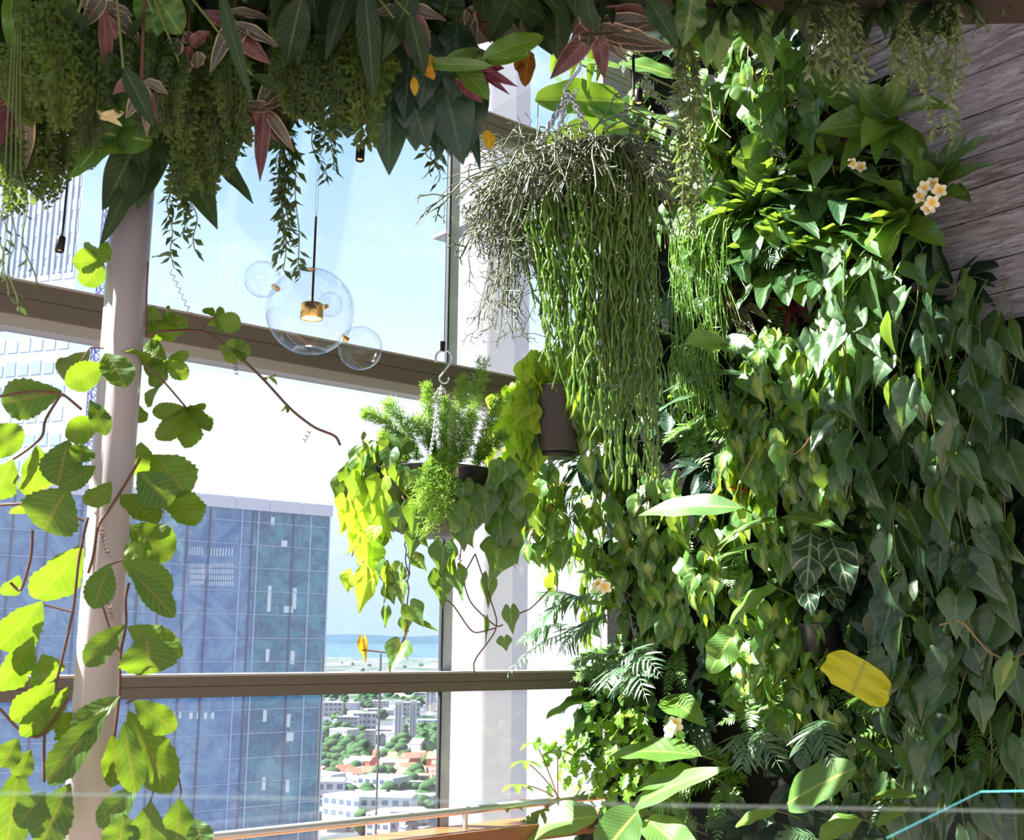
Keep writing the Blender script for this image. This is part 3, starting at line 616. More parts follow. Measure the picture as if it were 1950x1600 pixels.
# dark purple patch
for c, lab in (((1400, 590), 'dark purple-leaved plant under the layered rosettes, left part of the shaded patch'), ((1510, 575), 'dark purple-leaved plant under the layered rosettes, middle of the shaded patch'), ((1590, 250), 'dark red-purple plant peeping out beneath the large glossy rosette'), ((1600, 600), 'dark purple-leaved plant beside the sunlit philodendron cascade')):
    rosette('purple_plant', lab, (*c, 0.04), auto_leaves(*c, 0.04, 12, 85, 0.26, 0, 360, 0, (0.04, 0.16)), 'purple' if c[1] == 250 else rnd.choice(['strom', 'purple']), prof='lance', each=False, cat='purple-leaved plant')
# individual big blades and paddles on the wall
def paddle(label, px, cat='broad-leaved plant', mat='paddle', prof='paddle', face=None, arch=0.10, name='paddle_leaf_plant', wave=0.08, fold=0.15, tint=(0.3, 0.8), petiole=True):
    c3 = G(*px[0][:3]); pl = Plant(name, label, cat, c3)
    for i, lf in enumerate(px):
        p0, p1 = G(*lf[0:3]), G(*lf[3:6]); w = lf[6] * mpp(p1); mb = MB()
        fc = lf[7] if len(lf) > 7 else (face if face is not None else nrm(OUT * 0.5 + UP * 0.85))
        ribbon(mb, p0, p1, nrm(fc), w, arch, prof, fold, wave, nl=20, nw=4, t=rnd.uniform(*tint)); pl.part('leaf', mb, M[mat])
        if petiole:
            mb = MB(); mb.tube(bez(p0 - OUT * lf[2] + DN * 0.1 + OUT * 0.01, p0 - OUT * lf[2] * 0.4 + DN * 0.02, p0, 8), 0.004, 6); pl.part('stalk', mb, M['stem'])
    return pl
TOV = nrm(nrm(CAM - G(1300, 400)) * 0.75 + UP * 0.65)      # turned up and to the room
TC = V3(0.45, -0.85, 0.30)
paddle('big backlit paddle leaf behind the chain of the twiggy hanging plant', [(1188, 196, 4.75, 1018, 192, 4.6, 92, TC), (1195, 240, 4.8, 1040, 282, 4.6, 80, TC), (1130, 200, 4.7, 1160, 245, 4.6, 60, TC)], tint=(0.7, 1), arch=0.06)
paddle('pale-topped paddle leaf left of the silvery strand', [(1192, 208, 4.5, 1300, 250, 4.4, 62, nrm(UP * 0.5 + TC * 0.8)), (1180, 120, 4.6, 1290, 150, 4.5, 64, TC), (1100, 120, 4.6, 1180, 130, 4.5, 40, TC)], tint=(0.6, 1), arch=0.08)
paddle('lime strap leaves hanging behind the steel hook', [(1100, 60, 4.6, 1085, 150, 4.5, 26, TC), (1125, 60, 4.7, 1118, 175, 4.6, 22, TC), (1060, 90, 4.7, 1048, 140, 4.7, 18, TC), (1145, 80, 4.7, 1135, 160, 4.6, 18, TC)], tint=(.7, 1), prof='lance')
paddle('angular olive leaf standing out above the lime-striped trailing plant', [(1385, 655, 0.40, 1310, 655, 0.42, 72, nrm(UP * 0.35 - N * 0.9)), (1375, 650, 0.38, 1436, 668, 0.40, 46, nrm(UP * 0.4 - N * 0.8))], prof='ellip', mat='rosette', tint=(0.5, .8))
paddle('pair of pale strap leaves right of the long fleshy stems', [(1420, 712, 0.2, 1255, 752, 0.36, 42), (1330, 752, 0.2, 1218, 812, 0.36, 40)], mat='palm', prof='lance', arch=0.16, tint=(.3, .6))
paddle('broad horizontal pale-green leaf with a tan stalk in the middle of the plant wall', [(1412, 968, 0.3, 1216, 982, 0.40, 52, nrm(UP * 0.55 + nrm(CAM - G(1300, 970)) * 0.8)), (1480, 988, 0.25, 1366, 1040, 0.36, 40), (1490, 985, 0.26, 1612, 1018, 0.36, 40), (1470, 1040, 0.2, 1360, 1068, 0.34, 34)], prof='lance', arch=0.14, mat='paddle')
paddle('dark green broad leaf with pale underside stripe near the white-veined plant', [(1480, 1120, 0.28, 1388, 1192, 0.34, 84, nrm(-N * 0.8 + OUT * 0.6))], mat='rosette', prof='ellip')
paddle('crinkled light leaf below the dark broad leaf', [(1410, 1190, 0.3, 1350, 1282, 0.36, 62, TOV)], mat='paddle', prof='ellip', wave=0.3)
paddle('large bright yellow leaf on the lower plant wall', [(1622, 1322, 0.40, 1648, 1258, 0.41, 138, nrm(UP * 0.5 + nrm(CAM - G(1640, 1290)) * 0.9))], mat='yellow', prof='square', arch=0.02, name='yellow_leaf_plant', wave=0.10)
paddle('large oval paddle leaf with a cream midrib near the bottom of the plant wall', [(1500, 1530, 0.40, 1632, 1462, 0.42, 96, nrm(UP * 0.55 + nrm(CAM - G(1550, 1500)) * 0.85))], prof='paddle', arch=0.05)
paddle('long paddle leaf pointing right along the lower plant wall', [(1195, 1545, 0.38, 1392, 1462, 0.36, 60, nrm(UP * 0.6 + nrm(CAM - G(1300, 1500)) * 0.8))], prof='lance')
paddle('big paddle leaves at the bottom beside the timber sill, one striped by shadows', [(1140, 1555, 0.46, 975, 1592, 0.52, 84, nrm(UP * 0.75 + nrm(CAM - G(1050, 1580)) * 0.7)), (1215, 1545, 0.44, 1140, 1640, 0.5, 88, nrm(UP * 0.4 + nrm(CAM - G(1200, 1560)) * 0.8)), (1230, 1560, .4, 1330, 1650, .44, 80)], prof='paddle')
paddle('green paddle leaves low in the plant wall left of the white-flowered stem', [(1335, 1440, 0.3, 1155, 1440, 0.42, 74, nrm(UP * .7 - N * .3 + OUT * .5)), (1330, 1470, 0.26, 1205, 1510, 0.38, 70), (1290, 1330, 0.25, 1260, 1345, 0.36, 40), (1262, 1330, 0.24, 1345, 1385, 0.42, 66)], mat='rosette', prof='lance')
paddle('arched dark-ribbed leaf above the white palm fronds', [(1180, 1160, 0.25, 1086, 1158, 0.40, 40, nrm(UP * 0.9 + OUT * .3)), (1165, 1110, 0.2, 1095, 1090, 0.34, 44), (1190, 1085, .2, 1120, 1062, .34, 40)], mat='rosette', prof='lance', arch=0.2)
paddle('green leaves low at the right, left of the large hanging heart leaves', [(1660, 1520, 0.3, 1745, 1518, 0.36, 34), (1735, 1535, 0.3, 1668, 1575, 0.36, 44), (1640, 1560, .25, 1560, 1600, .36, 70), (1480, 1545, .3, 1400, 1575, .36, 46)], mat='rosette', prof='ellip', tint=(.6, 1))
paddle('dark mossy strap leaf leaning under the large yellow leaf', [(1700, 1460, .1, 1600, 1395, .34, 70, nrm(UP + OUT * .4))], mat='dark', prof='strap')
paddle('red-veined brown leaf tucked above the broad horizontal leaf', [(1440, 945, 0.15, 1385, 930, 0.25, 40)], mat='croton', prof='ellip', name='red_veined_plant')
# white-veined plant
paddle('white-veined dark arrow-leaved plant below the broad horizontal leaf', [(1545, 1010, 0.25, 1535, 1128, 0.36, 76, TOV), (1580, 1020, 0.22, 1620, 1135, 0.34, 74, TOV), (1530, 1100, 0.18, 1545, 1175, 0.30, 50, TOV), (1570, 1110, .15, 1605, 1165, .26, 50, TOV)], mat='aloc', prof='lance', name='white_veined_plant', wave=0.3)
# ferns and palms
def fernplant(name, label, fr, mat, L, T, pairs, wid=1.0, ang=1.0, arch=0.12, cat='fern', face=None, sag=0.0, tint=(0.2, 0.8), shape='fern'):
    c3 = G(*fr[0][:3]); pl = Plant(name, label, cat, c3)
    for f in fr:
        p0, p1 = G(*f[:3]), G(*f[3:6]); mb = MB(); ll = (f[6] if len(f) > 6 else L) * mpp(p1)
        frond(mb, p0, p1, face if face is not None else nrm(OUT * 0.6 + UP * 0.7), arch, ll, T, pairs, rnd.uniform(*tint), ang, wid, sag=sag, shape=shape); pl.part('frond', mb, M[mat])
    return pl
fernplant('palm', 'glossy white-shining palm fronds drooping over the window rail at the plant wall corner', [(1150, 1130, 0.2, 1000, 1210, 0.5), (1110, 1200, 0.25, 945, 1312, 0.60, 34), (1160, 1170, 0.2, 1060, 1250, 0.46), (1130, 1150, 0.22, 1010, 1140, 0.42), (1080, 1190, .3, 985, 1230, .5)], 'palm', 62, T_LINE, 20, 1.1, 0.75, 0.14, 'palm', sag=0.08)
fernplant('palm', 'glossy palm fronds fanning out below the drooping window palm', [(1215, 1270, 0.25, 1180, 1330, 0.42), (1190, 1250, 0.2, 1270, 1300, 0.44), (1205, 1255, .2, 1235, 1345, .46), (1190, 1260, .2, 1150, 1320, .4)], 'palm', 60, T_LINE, 15, 1.2, 0.8, 0.15, 'palm', sag=0.12)
fernplant('palm', 'pale palm fronds left of the large oval paddle leaf', [(1450, 1390, 0.25, 1410, 1480, 0.42), (1430, 1400, 0.25, 1490, 1470, 0.42), (1570, 1370, 0.25, 1520, 1460, 0.42), (1560, 1375, .25, 1590, 1470, .42), (1440, 1395, .2, 1385, 1440, .4)], 'palm', 58, T_LINE, 13, 1.4, 0.85, 0.15, 'palm', sag=0.14)
fernplant('palm', 'small palm frond hanging among the lime-striped leaves right of the black bowl', [(1130, 940, 0.2, 1050, 970, 0.36), (1120, 950, .2, 1080, 1010, .36)], 'palm', 46, T_LINE, 13, 1.1, 0.8, 0.15, 'palm')
fernplant('palm', 'palm leaf at the very bottom of the plant wall', [(1310, 1510, .25, 1240, 1545, .4), (1560, 1600, .3, 1480, 1590, .4)], 'palm', 44, T_LINE, 11, 1.4, 0.9, 0.12, 'palm')
fernplant('fern', 'green ladder fern low at the window corner of the plant wall', [(1180, 1240, 0.15, 1075, 1270, 0.36), (1180, 1260, 0.15, 1085, 1300, 0.34), (1190, 1275, .15, 1120, 1330, .34)], 'fern', 34, T_FERNL, 26, 0.9, 1.2)
fernplant('fern', 'ladder fern in shade left of the white-veined plant', [(1385, 1060, 0.12, 1395, 1125, 0.26), (1345, 1060, 0.12, 1330, 1115, 0.26), (1365, 1060, 0.12, 1310, 1090, 0.28), (1370, 1050, .12, 1420, 1080, .26)], 'fern', 26, T_FERNL, 20, 0.9, 1.25)
fernplant('fern', 'sunlit ladder fern fronds beneath the lime-striped trailing plant', [(1440, 1300, 0.15, 1425, 1410, 0.32), (1420, 1290, 0.15, 1330, 1290, 0.32), (1440, 1310, 0.15, 1365, 1350, 0.32), (1450, 1310, .15, 1480, 1390, .32), (1570, 1300, .15, 1575, 1235, .25), (1620, 1330, .15, 1680, 1360, .28)], 'fern', 32, T_FERNL, 22, 0.9, 1.25)
fernplant('fern', 'bright fern under the layered rosettes behind the thin grassy stems', [(1290, 640, .1, 1240, 560, .26), (1290, 640, .1, 1330, 570, .26), (1300, 650, .1, 1235, 620, .28), (1290, 640, .1, 1280, 550, .2), (1450, 470, .1, 1500, 480, .3), (1440, 480, .1, 1480, 510, .3)], 'palm', 40, T_LINE, 18, 0.8, .7)
fernplant('fern', 'dark green fern below the pale strap leaves', [(1330, 800, .08, 1260, 850, .24), (1330, 800, .08, 1300, 880, .24), (1330, 790, .08, 1390, 850, .22), (1320, 800, .08, 1350, 900, .22)], 'fern', 34, T_FERNL, 20, 1, 1.2)
# small lobed bright plants at the lower window corner
for c, lab, n in (((1150, 1370), 'bright small-lobed leafy plant at the lower window corner, uppermost of its kind', 60), ((1110, 1440), 'bright small-lobed leafy plant beside the stalks rising from the coir pot', 60), ((1220, 1400), 'bright small-lobed leafy plant left of the arching green paddle leaf', 55), ((1180, 1480), 'bright small-lobed leafy plant just above the long lower paddle leaf', 60)):
    pl = Plant('lobed_plant', lab, 'leafy plant', G(*c, 0.05)); mb = MB()
    for i in range(n):
        p = G(c[0] + rnd.gauss(0, 38), c[1] + rnd.gauss(0, 34), rnd.uniform(0.08, 0.32))
        put(mb, rnd.choice(T_LOB), p, nrm(OUT * 0.6 + DN * 0.5 + rv(0.5)), nrm(OUT * 0.5 + UP * 0.8 + rv(0.3)), rnd.uniform(0.05, 0.095), rnd.random(), 1.3)
    pl.part('foliage', mb, M['lobed'])
rosette('pale_leaf_plant', 'pale crinkled leaves sticking out toward the window at the lower corner', (1160, 1330, 0.1), [(1040, 1370, 0.38, 50), (1100, 1405, 0.36, 46), (1075, 1340, 0.34, 40), (1120, 1360, .36, 44), (1060, 1440, .3, 40)], 'paddle', prof='ellip', tint=(0.0, 0.4))
# stalks with palmate leaves rising from a coir pot at the sill
pl = Plant('umbrella_plant', 'small umbrella plant with thin tan stalks growing from an orange coir pot at the sill', 'potted plant', G(1062, 1545, 0.42))
mb = MB(); mb.lathe(G(1062, 1552, 0.42), [(0, 0), (0.055, 0), (0.07, 0.045), (0.06, 0.062), (0, 0.055)], 20); pl.part('pot', mb, M['coir'])
for (x, y, tx, ty) in ((1062, 1520, 1020, 1415), (1065, 1520, 1000, 1450), (1058, 1520, 985, 1495), (1050, 1530, 965, 1530), (1062, 1515, 1062, 1430)):
    mb = MB(); a, b = G(x, y, 0.42), G(tx, ty, 0.5); mb.tube(bez(a, (a + b) / 2 + UP * 0.03, b, 8), 0.0028, 5); so = pl.part('stalk', mb, M['stem_tan'])
    for i in range(6):
        an = i / 6 * 6.28 + 0.4; mb2 = MB(); e2 = b + (math.cos(an) * N + math.sin(an) * U) * 0.085 + DN * 0.03
        ribbon(mb2, b, e2, UP, 0.032, 0.14, 'ellip', 0.3, 0.1, 8, 2, rnd.random()); pl.part('leaflet', mb2, M['lobed'], under=so)
# thin grassy hanging stems (green and silvery)
def grass(label, x0, x1, y0, y1, n, off, mat='grassy'):
    pl = Plant('grassy_trailing_plant', label, 'trailing plant', G((x0 + x1) / 2, y0, 0.08)); mb = MB()
    for i in range(n):
        x = rnd.uniform(x0, x1); a = G(x, y0 + rnd.uniform(-15, 25), rnd.uniform(*off)); b = G(x + rnd.gauss(-4, 18), y0 + (y1 - y0) * rnd.uniform(0.35, 1.0), rnd.uniform(*off) + 0.03)
        pth = strand_path(a + UP * 0.0, b, 0.012, 12, OUT, 0.06); mb.tube(pth, np.linspace(0.0026, 0.0016, 12), 4, rnd.random())
        for q in range(3):
            p = pth[rnd.randint(2, 11)]; put(mb, T_LINE[0], p, nrm(rv(0.5) + DN), OUT, rnd.uniform(0.03, 0.06), rnd.random(), 0.8)
    pl.part('foliage', mb, M[mat]); return pl
grass('curtain of thin grassy green stems under the silvery strand', 1300, 1395, 400, 700, 120, (0.1, 0.3))
grass('thin green stems hanging beneath the grassy curtain, above the dark fern', 1290, 1390, 640, 830, 70, (0.08, 0.24))
# blossoms
def blossom(label, pts, s=0.04, name='blossom_cluster'):
    pl = Plant(name, label, 'flowers', G(*pts[0]))
    for (x, y, o) in pts:
        c = G(x, y, o); ax = nrm(nrm(CAM - c) + rv(0.35)); a = nrm(np.cross(ax, UP + rv(0.1))); b = np.cross(ax, a); mb = MB()
        for i in range(5):
            an = i / 5 * 6.283; d = nrm(math.cos(an) * a + math.sin(an) * b + ax * 0.35); ribbon(mb, c, c + d * s, ax, s * 0.72, 0.12, 'obov', 0.2, 0.05, 8, 2, rnd.uniform(0.55, 0.9))
        pl.part('flower', mb, M['flower'])
    return pl
k = NT('blossom'); uvn = k.n('ShaderNodeUVMap'); sx = k.n('ShaderNodeSeparateXYZ'); k.l(uvn.outputs[0], sx.inputs[0])
b = k.n('ShaderNodeBsdfPrincipled', Roughness=0.5); k.l(k.mix(k.step(sx.outputs[1], 0.15, 0.7), (0.85, 0.50, 0.03), (0.85, 0.80, 0.66)), b.inputs[0]); k.l(b.outputs[0], k.out.inputs[0]); M['flower'] = k.m
blossom('cluster of yellow-white five-petalled blossoms in front of the boarded wall', [(1762, 358, .34), (1775, 385, .38), (1790, 362, .34), (1750, 372, .34), (1778, 350, .3), (1768, 398, .36)], 0.031)
blossom('single pale blossom above the lime-lit broad leaves', [(1625, 310, .34), (1640, 318, .3)], 0.026, 'blossom')
blossom('two small cream blossoms above the white palm fronds', [(1140, 1112, .36), (1152, 1116, .34)], 0.04)
blossom('cream blossom hanging beside the green paddle leaves', [(1280, 1392, .42), (1284, 1378, .38)], 0.042, 'blossom')

# bare tan runners wandering between the leaves
def runner(label, pts, off, mat='stem_tan', leaves=()):
    pl = Plant('vine_runner', label, 'vine', G(*pts[0], off)); q = np.array([G(x, y, off) for x, y in pts]); tt = np.linspace(0, 1, 30); q = np.stack([np.interp(tt, np.linspace(0, 1, len(pts)), q[:, i]) for i in range(3)], 1)
    for _ in range(3): q[1:-1] = (q[:-2] + 2 * q[1:-1] + q[2:]) / 4
    mb = MB(); mb.tube(q, np.linspace(0.0034, 0.0020, 30), 6); pl.part('stem', mb, M[mat])
    for (x0, y0, x1, y1, w) in leaves:
        a, b = G(x0, y0, off + .02), G(x1, y1, off + .03); mb = MB(); put(mb, T_HEARTB[0], a, b - a, FACE + rv(.3), np.linalg.norm(b - a), rnd.random(), w); pl.part('leaf', mb, M['brasil'])
runner('bare tan vine stem bending in front of the striped leaves right of centre, tip curled', [(1562, 800), (1532, 850), (1512, 866), (1500, 862)], 0.36)
runner('long tan vine stem dropping past the base of the broad horizontal leaf', [(1445, 850), (1425, 885), (1412, 910), (1410, 955)], 0.34)
runner('tan shoot with pale young leaf reaching to the right edge above the lower heart leaves', [(1790, 1190), (1830, 1180), (1880, 1240), (1915, 1258), (1950, 1245)], 0.34, leaves=((1928, 1262, 1885, 1345, 0.5),))
runner('reddish vine stem looping at the upper plant wall beside the silvery strand', [(1352, 175), (1358, 225), (1372, 245), (1392, 262)], 0.34)
pk = Plant('wall_pocket_pot', 'black plastic pot set in the plant wall above the large bright yellow leaf', 'pot', G(1560, 1215, 0.14)); mb = MB(); c = G(1560, 1215, 0.14); mb.lathe(c, [(0, -0.06), (0.062, -0.06), (0.078, 0.05), (0.083, 0.055), (0.076, 0.058), (0.07, 0.03), (0, 0.03)], 28); pk.part('body', mb, M['pot'])

# ------------------------------------------------------------------ overhead garden hanging from the trough
def edgeY(x): return 3.42 + (x + 2.6) / 4.65 * (2.98 - 3.42)
CAMD = lambda p: nrm(CAM - p)
def OH(px, py, Y): return P(px, py, Y)
def over_root(px, Y): 
    p = P(px, 60, Y); return V3(p[0], p[1], ZT)
def big_blades(label, root, leaves, mat='lance', prof='lance', name='hanging_broadleaf', cat='hanging plant', tint=(0.1, 0.8), fold=0.2, wave=0.12, arch=0.08, base=None, dY=0.0):
    """(base px, py, Y, tip px, py, Y, width px)"""
    r = over_root(*root) if base is None else base; pl = Plant(name, label, cat, r, wall=False)
    for lf in leaves:
        lf = (lf[0], lf[1], lf[2] + dY, lf[3], lf[4], lf[5] + dY, lf[6]); p0, p1 = P(*lf[0:3]), P(*lf[3:6]); mb = MB(); w = lf[6] * mpp(p1)
        ribbon(mb, p0, p1, nrm(CAMD(p1) + UP * 0.35 + rv(0.2)), w, arch, prof, fold, wave, 16, 3, rnd.uniform(*tint)); pl.part('leaf', mb, M[mat])
        mb = MB(); mb.tube(bez(r + V3(rnd.uniform(-.03, .03), rnd.uniform(-.03, .03), 0), (r + p0) / 2 + V3(0, -0.03, 0), p0, 6), 0.003, 5); pl.part('stalk', mb, M['stem'])
    return pl
big_blades('dark broad-leaved plant overhead whose long pointed leaf hangs lowest against the sky', (800, 3.0), [(745, 130, 2.75, 741, 334, 2.8, 84), (655, 205, 2.75, 662, 264, 2.78, 40), (700, 170, 2.78, 664, 262, 2.8, 50), (790, 150, 2.75, 792, 288, 2.8, 78), (835, 110, 2.75, 882, 314, 2.8, 100), (895, 100, 2.78, 888, 300, 2.85, 76), (770, 140, 2.74, 815, 284, 2.78, 84), (885, 190, 2.9, 915, 326, 2.9, 26), (785, 60, 2.72, 770, 230, 2.74, 76), (850, 130, 2.8, 830, 304, 2.82, 74), (870, 40, 2.72, 868, 200, 2.76, 80), (820, 60, 2.7, 800, 210, 2.74, 70)], 'dark')
big_blades('dark broad-leaved plant hanging beside the top of the column', (390, 2.85), [(330, 250, 2.85, 414, 437, 2.85, 70), (400, 290, 2.8, 482, 388, 2.85, 36), (300, 200, 2.8, 262, 400, 2.8, 80), (270, 250, 2.75, 195, 400, 2.8, 70), (300, 300, 2.8, 240, 400, 2.8, 44), (250, 340, 2.8, 190, 470, 2.8, 34)], 'lance')
big_blades('very large pale crinkled leaf hanging left of the column top', (220, 2.7), [(272, 200, 2.65, 150, 320, 2.6, 92), (262, 160, 2.7, 130, 340, 2.65, 60), (170, 250, 2.6, 290, 270, 2.65, 70)], 'paddle', prof='paddle', tint=(0.0, 0.2), wave=0.3)
big_blades('dark drooping broad leaves overhead near the red-striped leaves', (1040, 2.9), [(1000, 0, 2.8, 1052, 105, 2.9, 60), (1060, -20, 2.8, 1062, 115, 2.9, 62), (930, 0, 2.8, 950, 90, 2.9, 50), (1110, -20, 2.8, 1180, 50, 2.9, 56), (980, -20, 2.7, 930, 80, 2.8, 60), (830, -10, 2.8, 890, 90, 2.85, 52)], 'lance')
big_blades('wavy strap-leaved nest plant hanging at the top, left of the trailing clumps', (1400, 2.9), [(1330, -30, 2.8, 1345, 130, 2.9, 80), (1400, -40, 2.8, 1470, 142, 2.9, 72), (1380, -40, 2.75, 1412, 55, 2.85, 60), (1430, -40, 2.8, 1530, 62, 2.9, 46), (1290, -30, 2.8, 1250, 60, 2.9, 60), (1320, -30, 2.7, 1300, 90, 2.8, 66), (1450, -40, 2.8, 1560, 30, 2.9, 50), (1360, -40, 2.8, 1370, 140, 2.95, 60)], 'rosette', prof='sword', tint=(0.0, 0.6), wave=0.3)
big_blades('long wavy strap leaf with blistered surface hanging among the ferns overhead', (560, 2.7), [(570, -20, 2.65, 505, 195, 2.7, 50), (530, -20, 2.6, 540, 140, 2.65, 46), (690, -20, 2.7, 700, 110, 2.75, 50), (700, -10, 2.7, 760, 90, 2.75, 44)], 'rosette', prof='sword', tint=(0.0, 0.4), wave=0.35)
big_blades('toothed green leaf cluster overhead between the ferns, left of centre', (300, 2.5), [(290, -20, 2.45, 345, 65, 2.5, 70), (270, -20, 2.45, 300, 70, 2.5, 56), (20, -20, 2.45, 30, 110, 2.5, 40), (120, -30, 2.4, 130, 60, 2.5, 40)], 'fern', prof='ellip', tint=(.3, .7), wave=0.4)
big_blades('thin light-edged leaves reaching sideways overhead, above the sky gap', (880, 3.0), [(935, 125, 2.9, 788, 122, 2.95, 26), (920, 110, 2.9, 1035, 70, 2.95, 44), (900, 120, 2.95, 1010, 105, 2.95, 30), (850, 110, 2.9, 930, 105, 3.0, 34), (870, 120, 3.0, 930, 190, 3.0, 46)], 'rosette', prof='ellip', tint=(.4, .9), dY=-0.3)
big_blades('purple-backed spear leaves overhead, pointing right into the sky gap', (870, 3.05), [(870, 150, 3.0, 920, 196, 3.05, 24), (900, 125, 3.0, 985, 165, 3.0, 20), (905, 130, 3.0, 970, 180, 3.05, 14), (890, 125, 3.0, 960, 130, 3.0, 34)], 'purple', prof='lance', dY=-0.3)
def strom(label, root, c, tips):
    """three-coloured leaves with pale margins: (tip px, py, Y, width)"""
    r = over_root(*root); pl = Plant('tricolor_prayer_plant', label, 'hanging plant', r, wall=False)
    c3 = P(*c); mb = MB(); mb.tube(bez(r, (r + c3) / 2 + V3(0, -0.04, 0), c3, 8), 0.004, 5); pl.part('stalk', mb, M['stem_red'])
    for i, tp in enumerate(tips):
        p1 = P(*tp[:3]); mb = MB(); b = c3 + rv(0.012)
        ribbon(mb, b, p1, nrm(CAMD(p1) * (1 if i % 3 else -1) + UP * 0.5 + rv(0.2)), tp[3] * mpp(p1), 0.10, 'lance', 0.3, 0.15, 14, 3, rnd.random()); pl.part('leaf', mb, M['strom'])
strom('cream-edged pinkish leaf spray overhead right above the steel hook', (1150, 2.9), (1130, 55, 2.75), [(1048, 150, 2.8, 42), (1258, 88, 2.8, 42), (1282, 92, 2.85, 36), (1150, 150, 2.8, 34), (1195, 118, 2.8, 26), (1120, 90, 2.75, 40), (1085, 80, 2.8, 34), (1250, 40, 2.8, 36), (1190, 60, 2.7, 30), (1245, 15, 2.8, 40), (1100, 10, 2.75, 40)])
strom('cream-edged purple leaf spray overhead at the left end of the sky gap', (500, 2.9), (505, 200, 2.7), [(458, 250, 2.75, 30), (600, 232, 2.75, 26), (560, 290, 2.75, 24), (495, 345, 2.75, 30), (440, 205, 2.7, 26), (540, 190, 2.7, 30), (530, 270, 2.75, 26), (575, 110, 2.7, 40)])
strom('cream-edged leaf spray overhead among the ferns, above the left sky gap', (470, 2.6), (440, 50, 2.5), [(515, 122, 2.55, 36), (520, 40, 2.55, 22), (445, 90, 2.5, 40), (380, 20, 2.5, 30), (530, 90, 2.55, 26), (400, 140, 2.5, 30)])
strom('dull purple cream-edged leaf spray high on the left, over the column', (210, 2.6), (200, 10, 2.4), [(220, 75, 2.45, 42), (160, 50, 2.45, 34), (268, 85, 2.5, 34), (205, 145, 2.5, 26), (255, 30, 2.45, 34), (150, 10, 2.4, 30)])
strom('maroon cream-edged leaf spray at the far left overhead', (40, 2.6), (30, 150, 2.5), [(58, 150, 2.5, 30), (55, 240, 2.55, 44), (15, 205, 2.5, 36), (0, 280, 2.5, 44), (50, 320, 2.6, 36), (60, 275, 2.6, 30), (5, 320, 2.6, 36)])
strom('red-backed leaf spray overhead between the dark blades', (360, 2.6), (360, 80, 2.5), [(330, 175, 2.55, 34), (375, 130, 2.55, 30), (350, 60, 2.5, 26), (400, 60, 2.5, 30), (320, 120, 2.5, 36)])
strom('red-backed leaf spray hanging over the middle of the sky gap', (900, 2.9), (900, 30, 2.75), [(935, 82, 2.8, 30), (860, 30, 2.75, 30), (960, 40, 2.8, 40), (925, 20, 2.75, 36), (905, 80, 2.8, 26), (870, 80, 2.8, 26)])
strom('muted cream-edged leaf spray low beside the lit fern overhead', (650, 2.9), (655, 100, 2.75), [(680, 200, 2.8, 30), (640, 190, 2.8, 26), (700, 130, 2.8, 30), (665, 160, 2.75, 30), (615, 120, 2.75, 26), (690, 60, 2.7, 30)])
# lacy ferns
def lacy(label, root, fronds, L=18, mat='lacy', tint=(0.2, 0.9)):
    r = over_root(*root); pl = Plant('hanging_fern', label, 'fern', r, wall=False)
    for (x0, y0, Y0, x1, y1, Y1) in fronds:
        p0, p1 = P(x0, y0, Y0), P(x1, y1, Y1); z = nrm(CAMD(p1) + UP * 0.3 + rv(0.2)); mb = MB()
        n = 11; pts = bez(p0, (p0 + p1) / 2 + z * 0.05 + rv(0.03), p1, n + 2); tan = np.gradient(pts, axis=0); tl = rnd.uniform(*tint); ln = np.linalg.norm(p1 - p0)
        for i in range(1, n + 1):
            q = i / (n + 1); T = nrm(tan[i]); zz = nrm(z - (z @ T) * T); x = np.cross(T, zz); s = (1 - q) ** 0.7 * math.sin(min(1, q * 4 + .3) * 1.57)
            for sg in (-1, 1):
                d = nrm(T * 0.75 + sg * x * 0.75 + rv(0.12)); sl_ = ln * 0.27 * s + 0.014; tq = rnd.gauss(0, .18)
                for j in range(4):
                    w = pts[i] + d * sl_ * (j + 0.6) / 4 + zz * 0.01 * j
                    for s2 in (-1, 1): put(mb, T_ROUND[j % 2], w, nrm(d * 0.7 + s2 * np.cross(d, zz) * 0.8 + rv(0.1)), zz + rv(0.25), L * 1.35 * mpp(p1) * (1 - 0.09 * j), min(1, max(0, tl + tq + rnd.gauss(0, .1))))
        mb.tube(pts, 0.0018, 4, 0.3); mb.tube(np.array([r, (r + p0) / 2 + V3(0, -.02, 0), p0]), 0.002, 4, .3); pl.part('frond', mb, M[mat])
lacy('yellow-green lacy fern hanging at the upper left corner', (100, 2.6), [(60, -10, 2.4, 80, 200, 2.45), (100, 0, 2.4, 130, 190, 2.45), (130, -10, 2.4, 70, 150, 2.45), (90, 60, 2.4, 110, 240, 2.45), (60, 80, 2.45, 60, 230, 2.5)], 15)
lacy('olive lacy fern curtain above the far left window', (90, 2.7), [(60, 220, 2.6, 50, 330, 2.65), (100, 210, 2.6, 120, 330, 2.65), (130, 180, 2.6, 90, 310, 2.65), (150, 200, 2.6, 170, 300, 2.65), (40, 230, 2.6, 20, 400, 2.65), (70, 270, 2.65, 70, 370, 2.7), (20, 250, 2.6, 10, 350, 2.6)], 14)
lacy('dark lacy fern hanging over the top of the column', (420, 2.85), [(400, 60, 2.6, 380, 240, 2.65), (430, 60, 2.6, 440, 240, 2.65), (420, 140, 2.65, 350, 300, 2.7), (430, 160, 2.65, 420, 330, 2.7), (390, 180, 2.65, 330, 370, 2.7), (440, 180, 2.65, 460, 260, 2.7), (400, 200, 2.7, 390, 360, 2.75)], 15, tint=(0.0, 0.6))
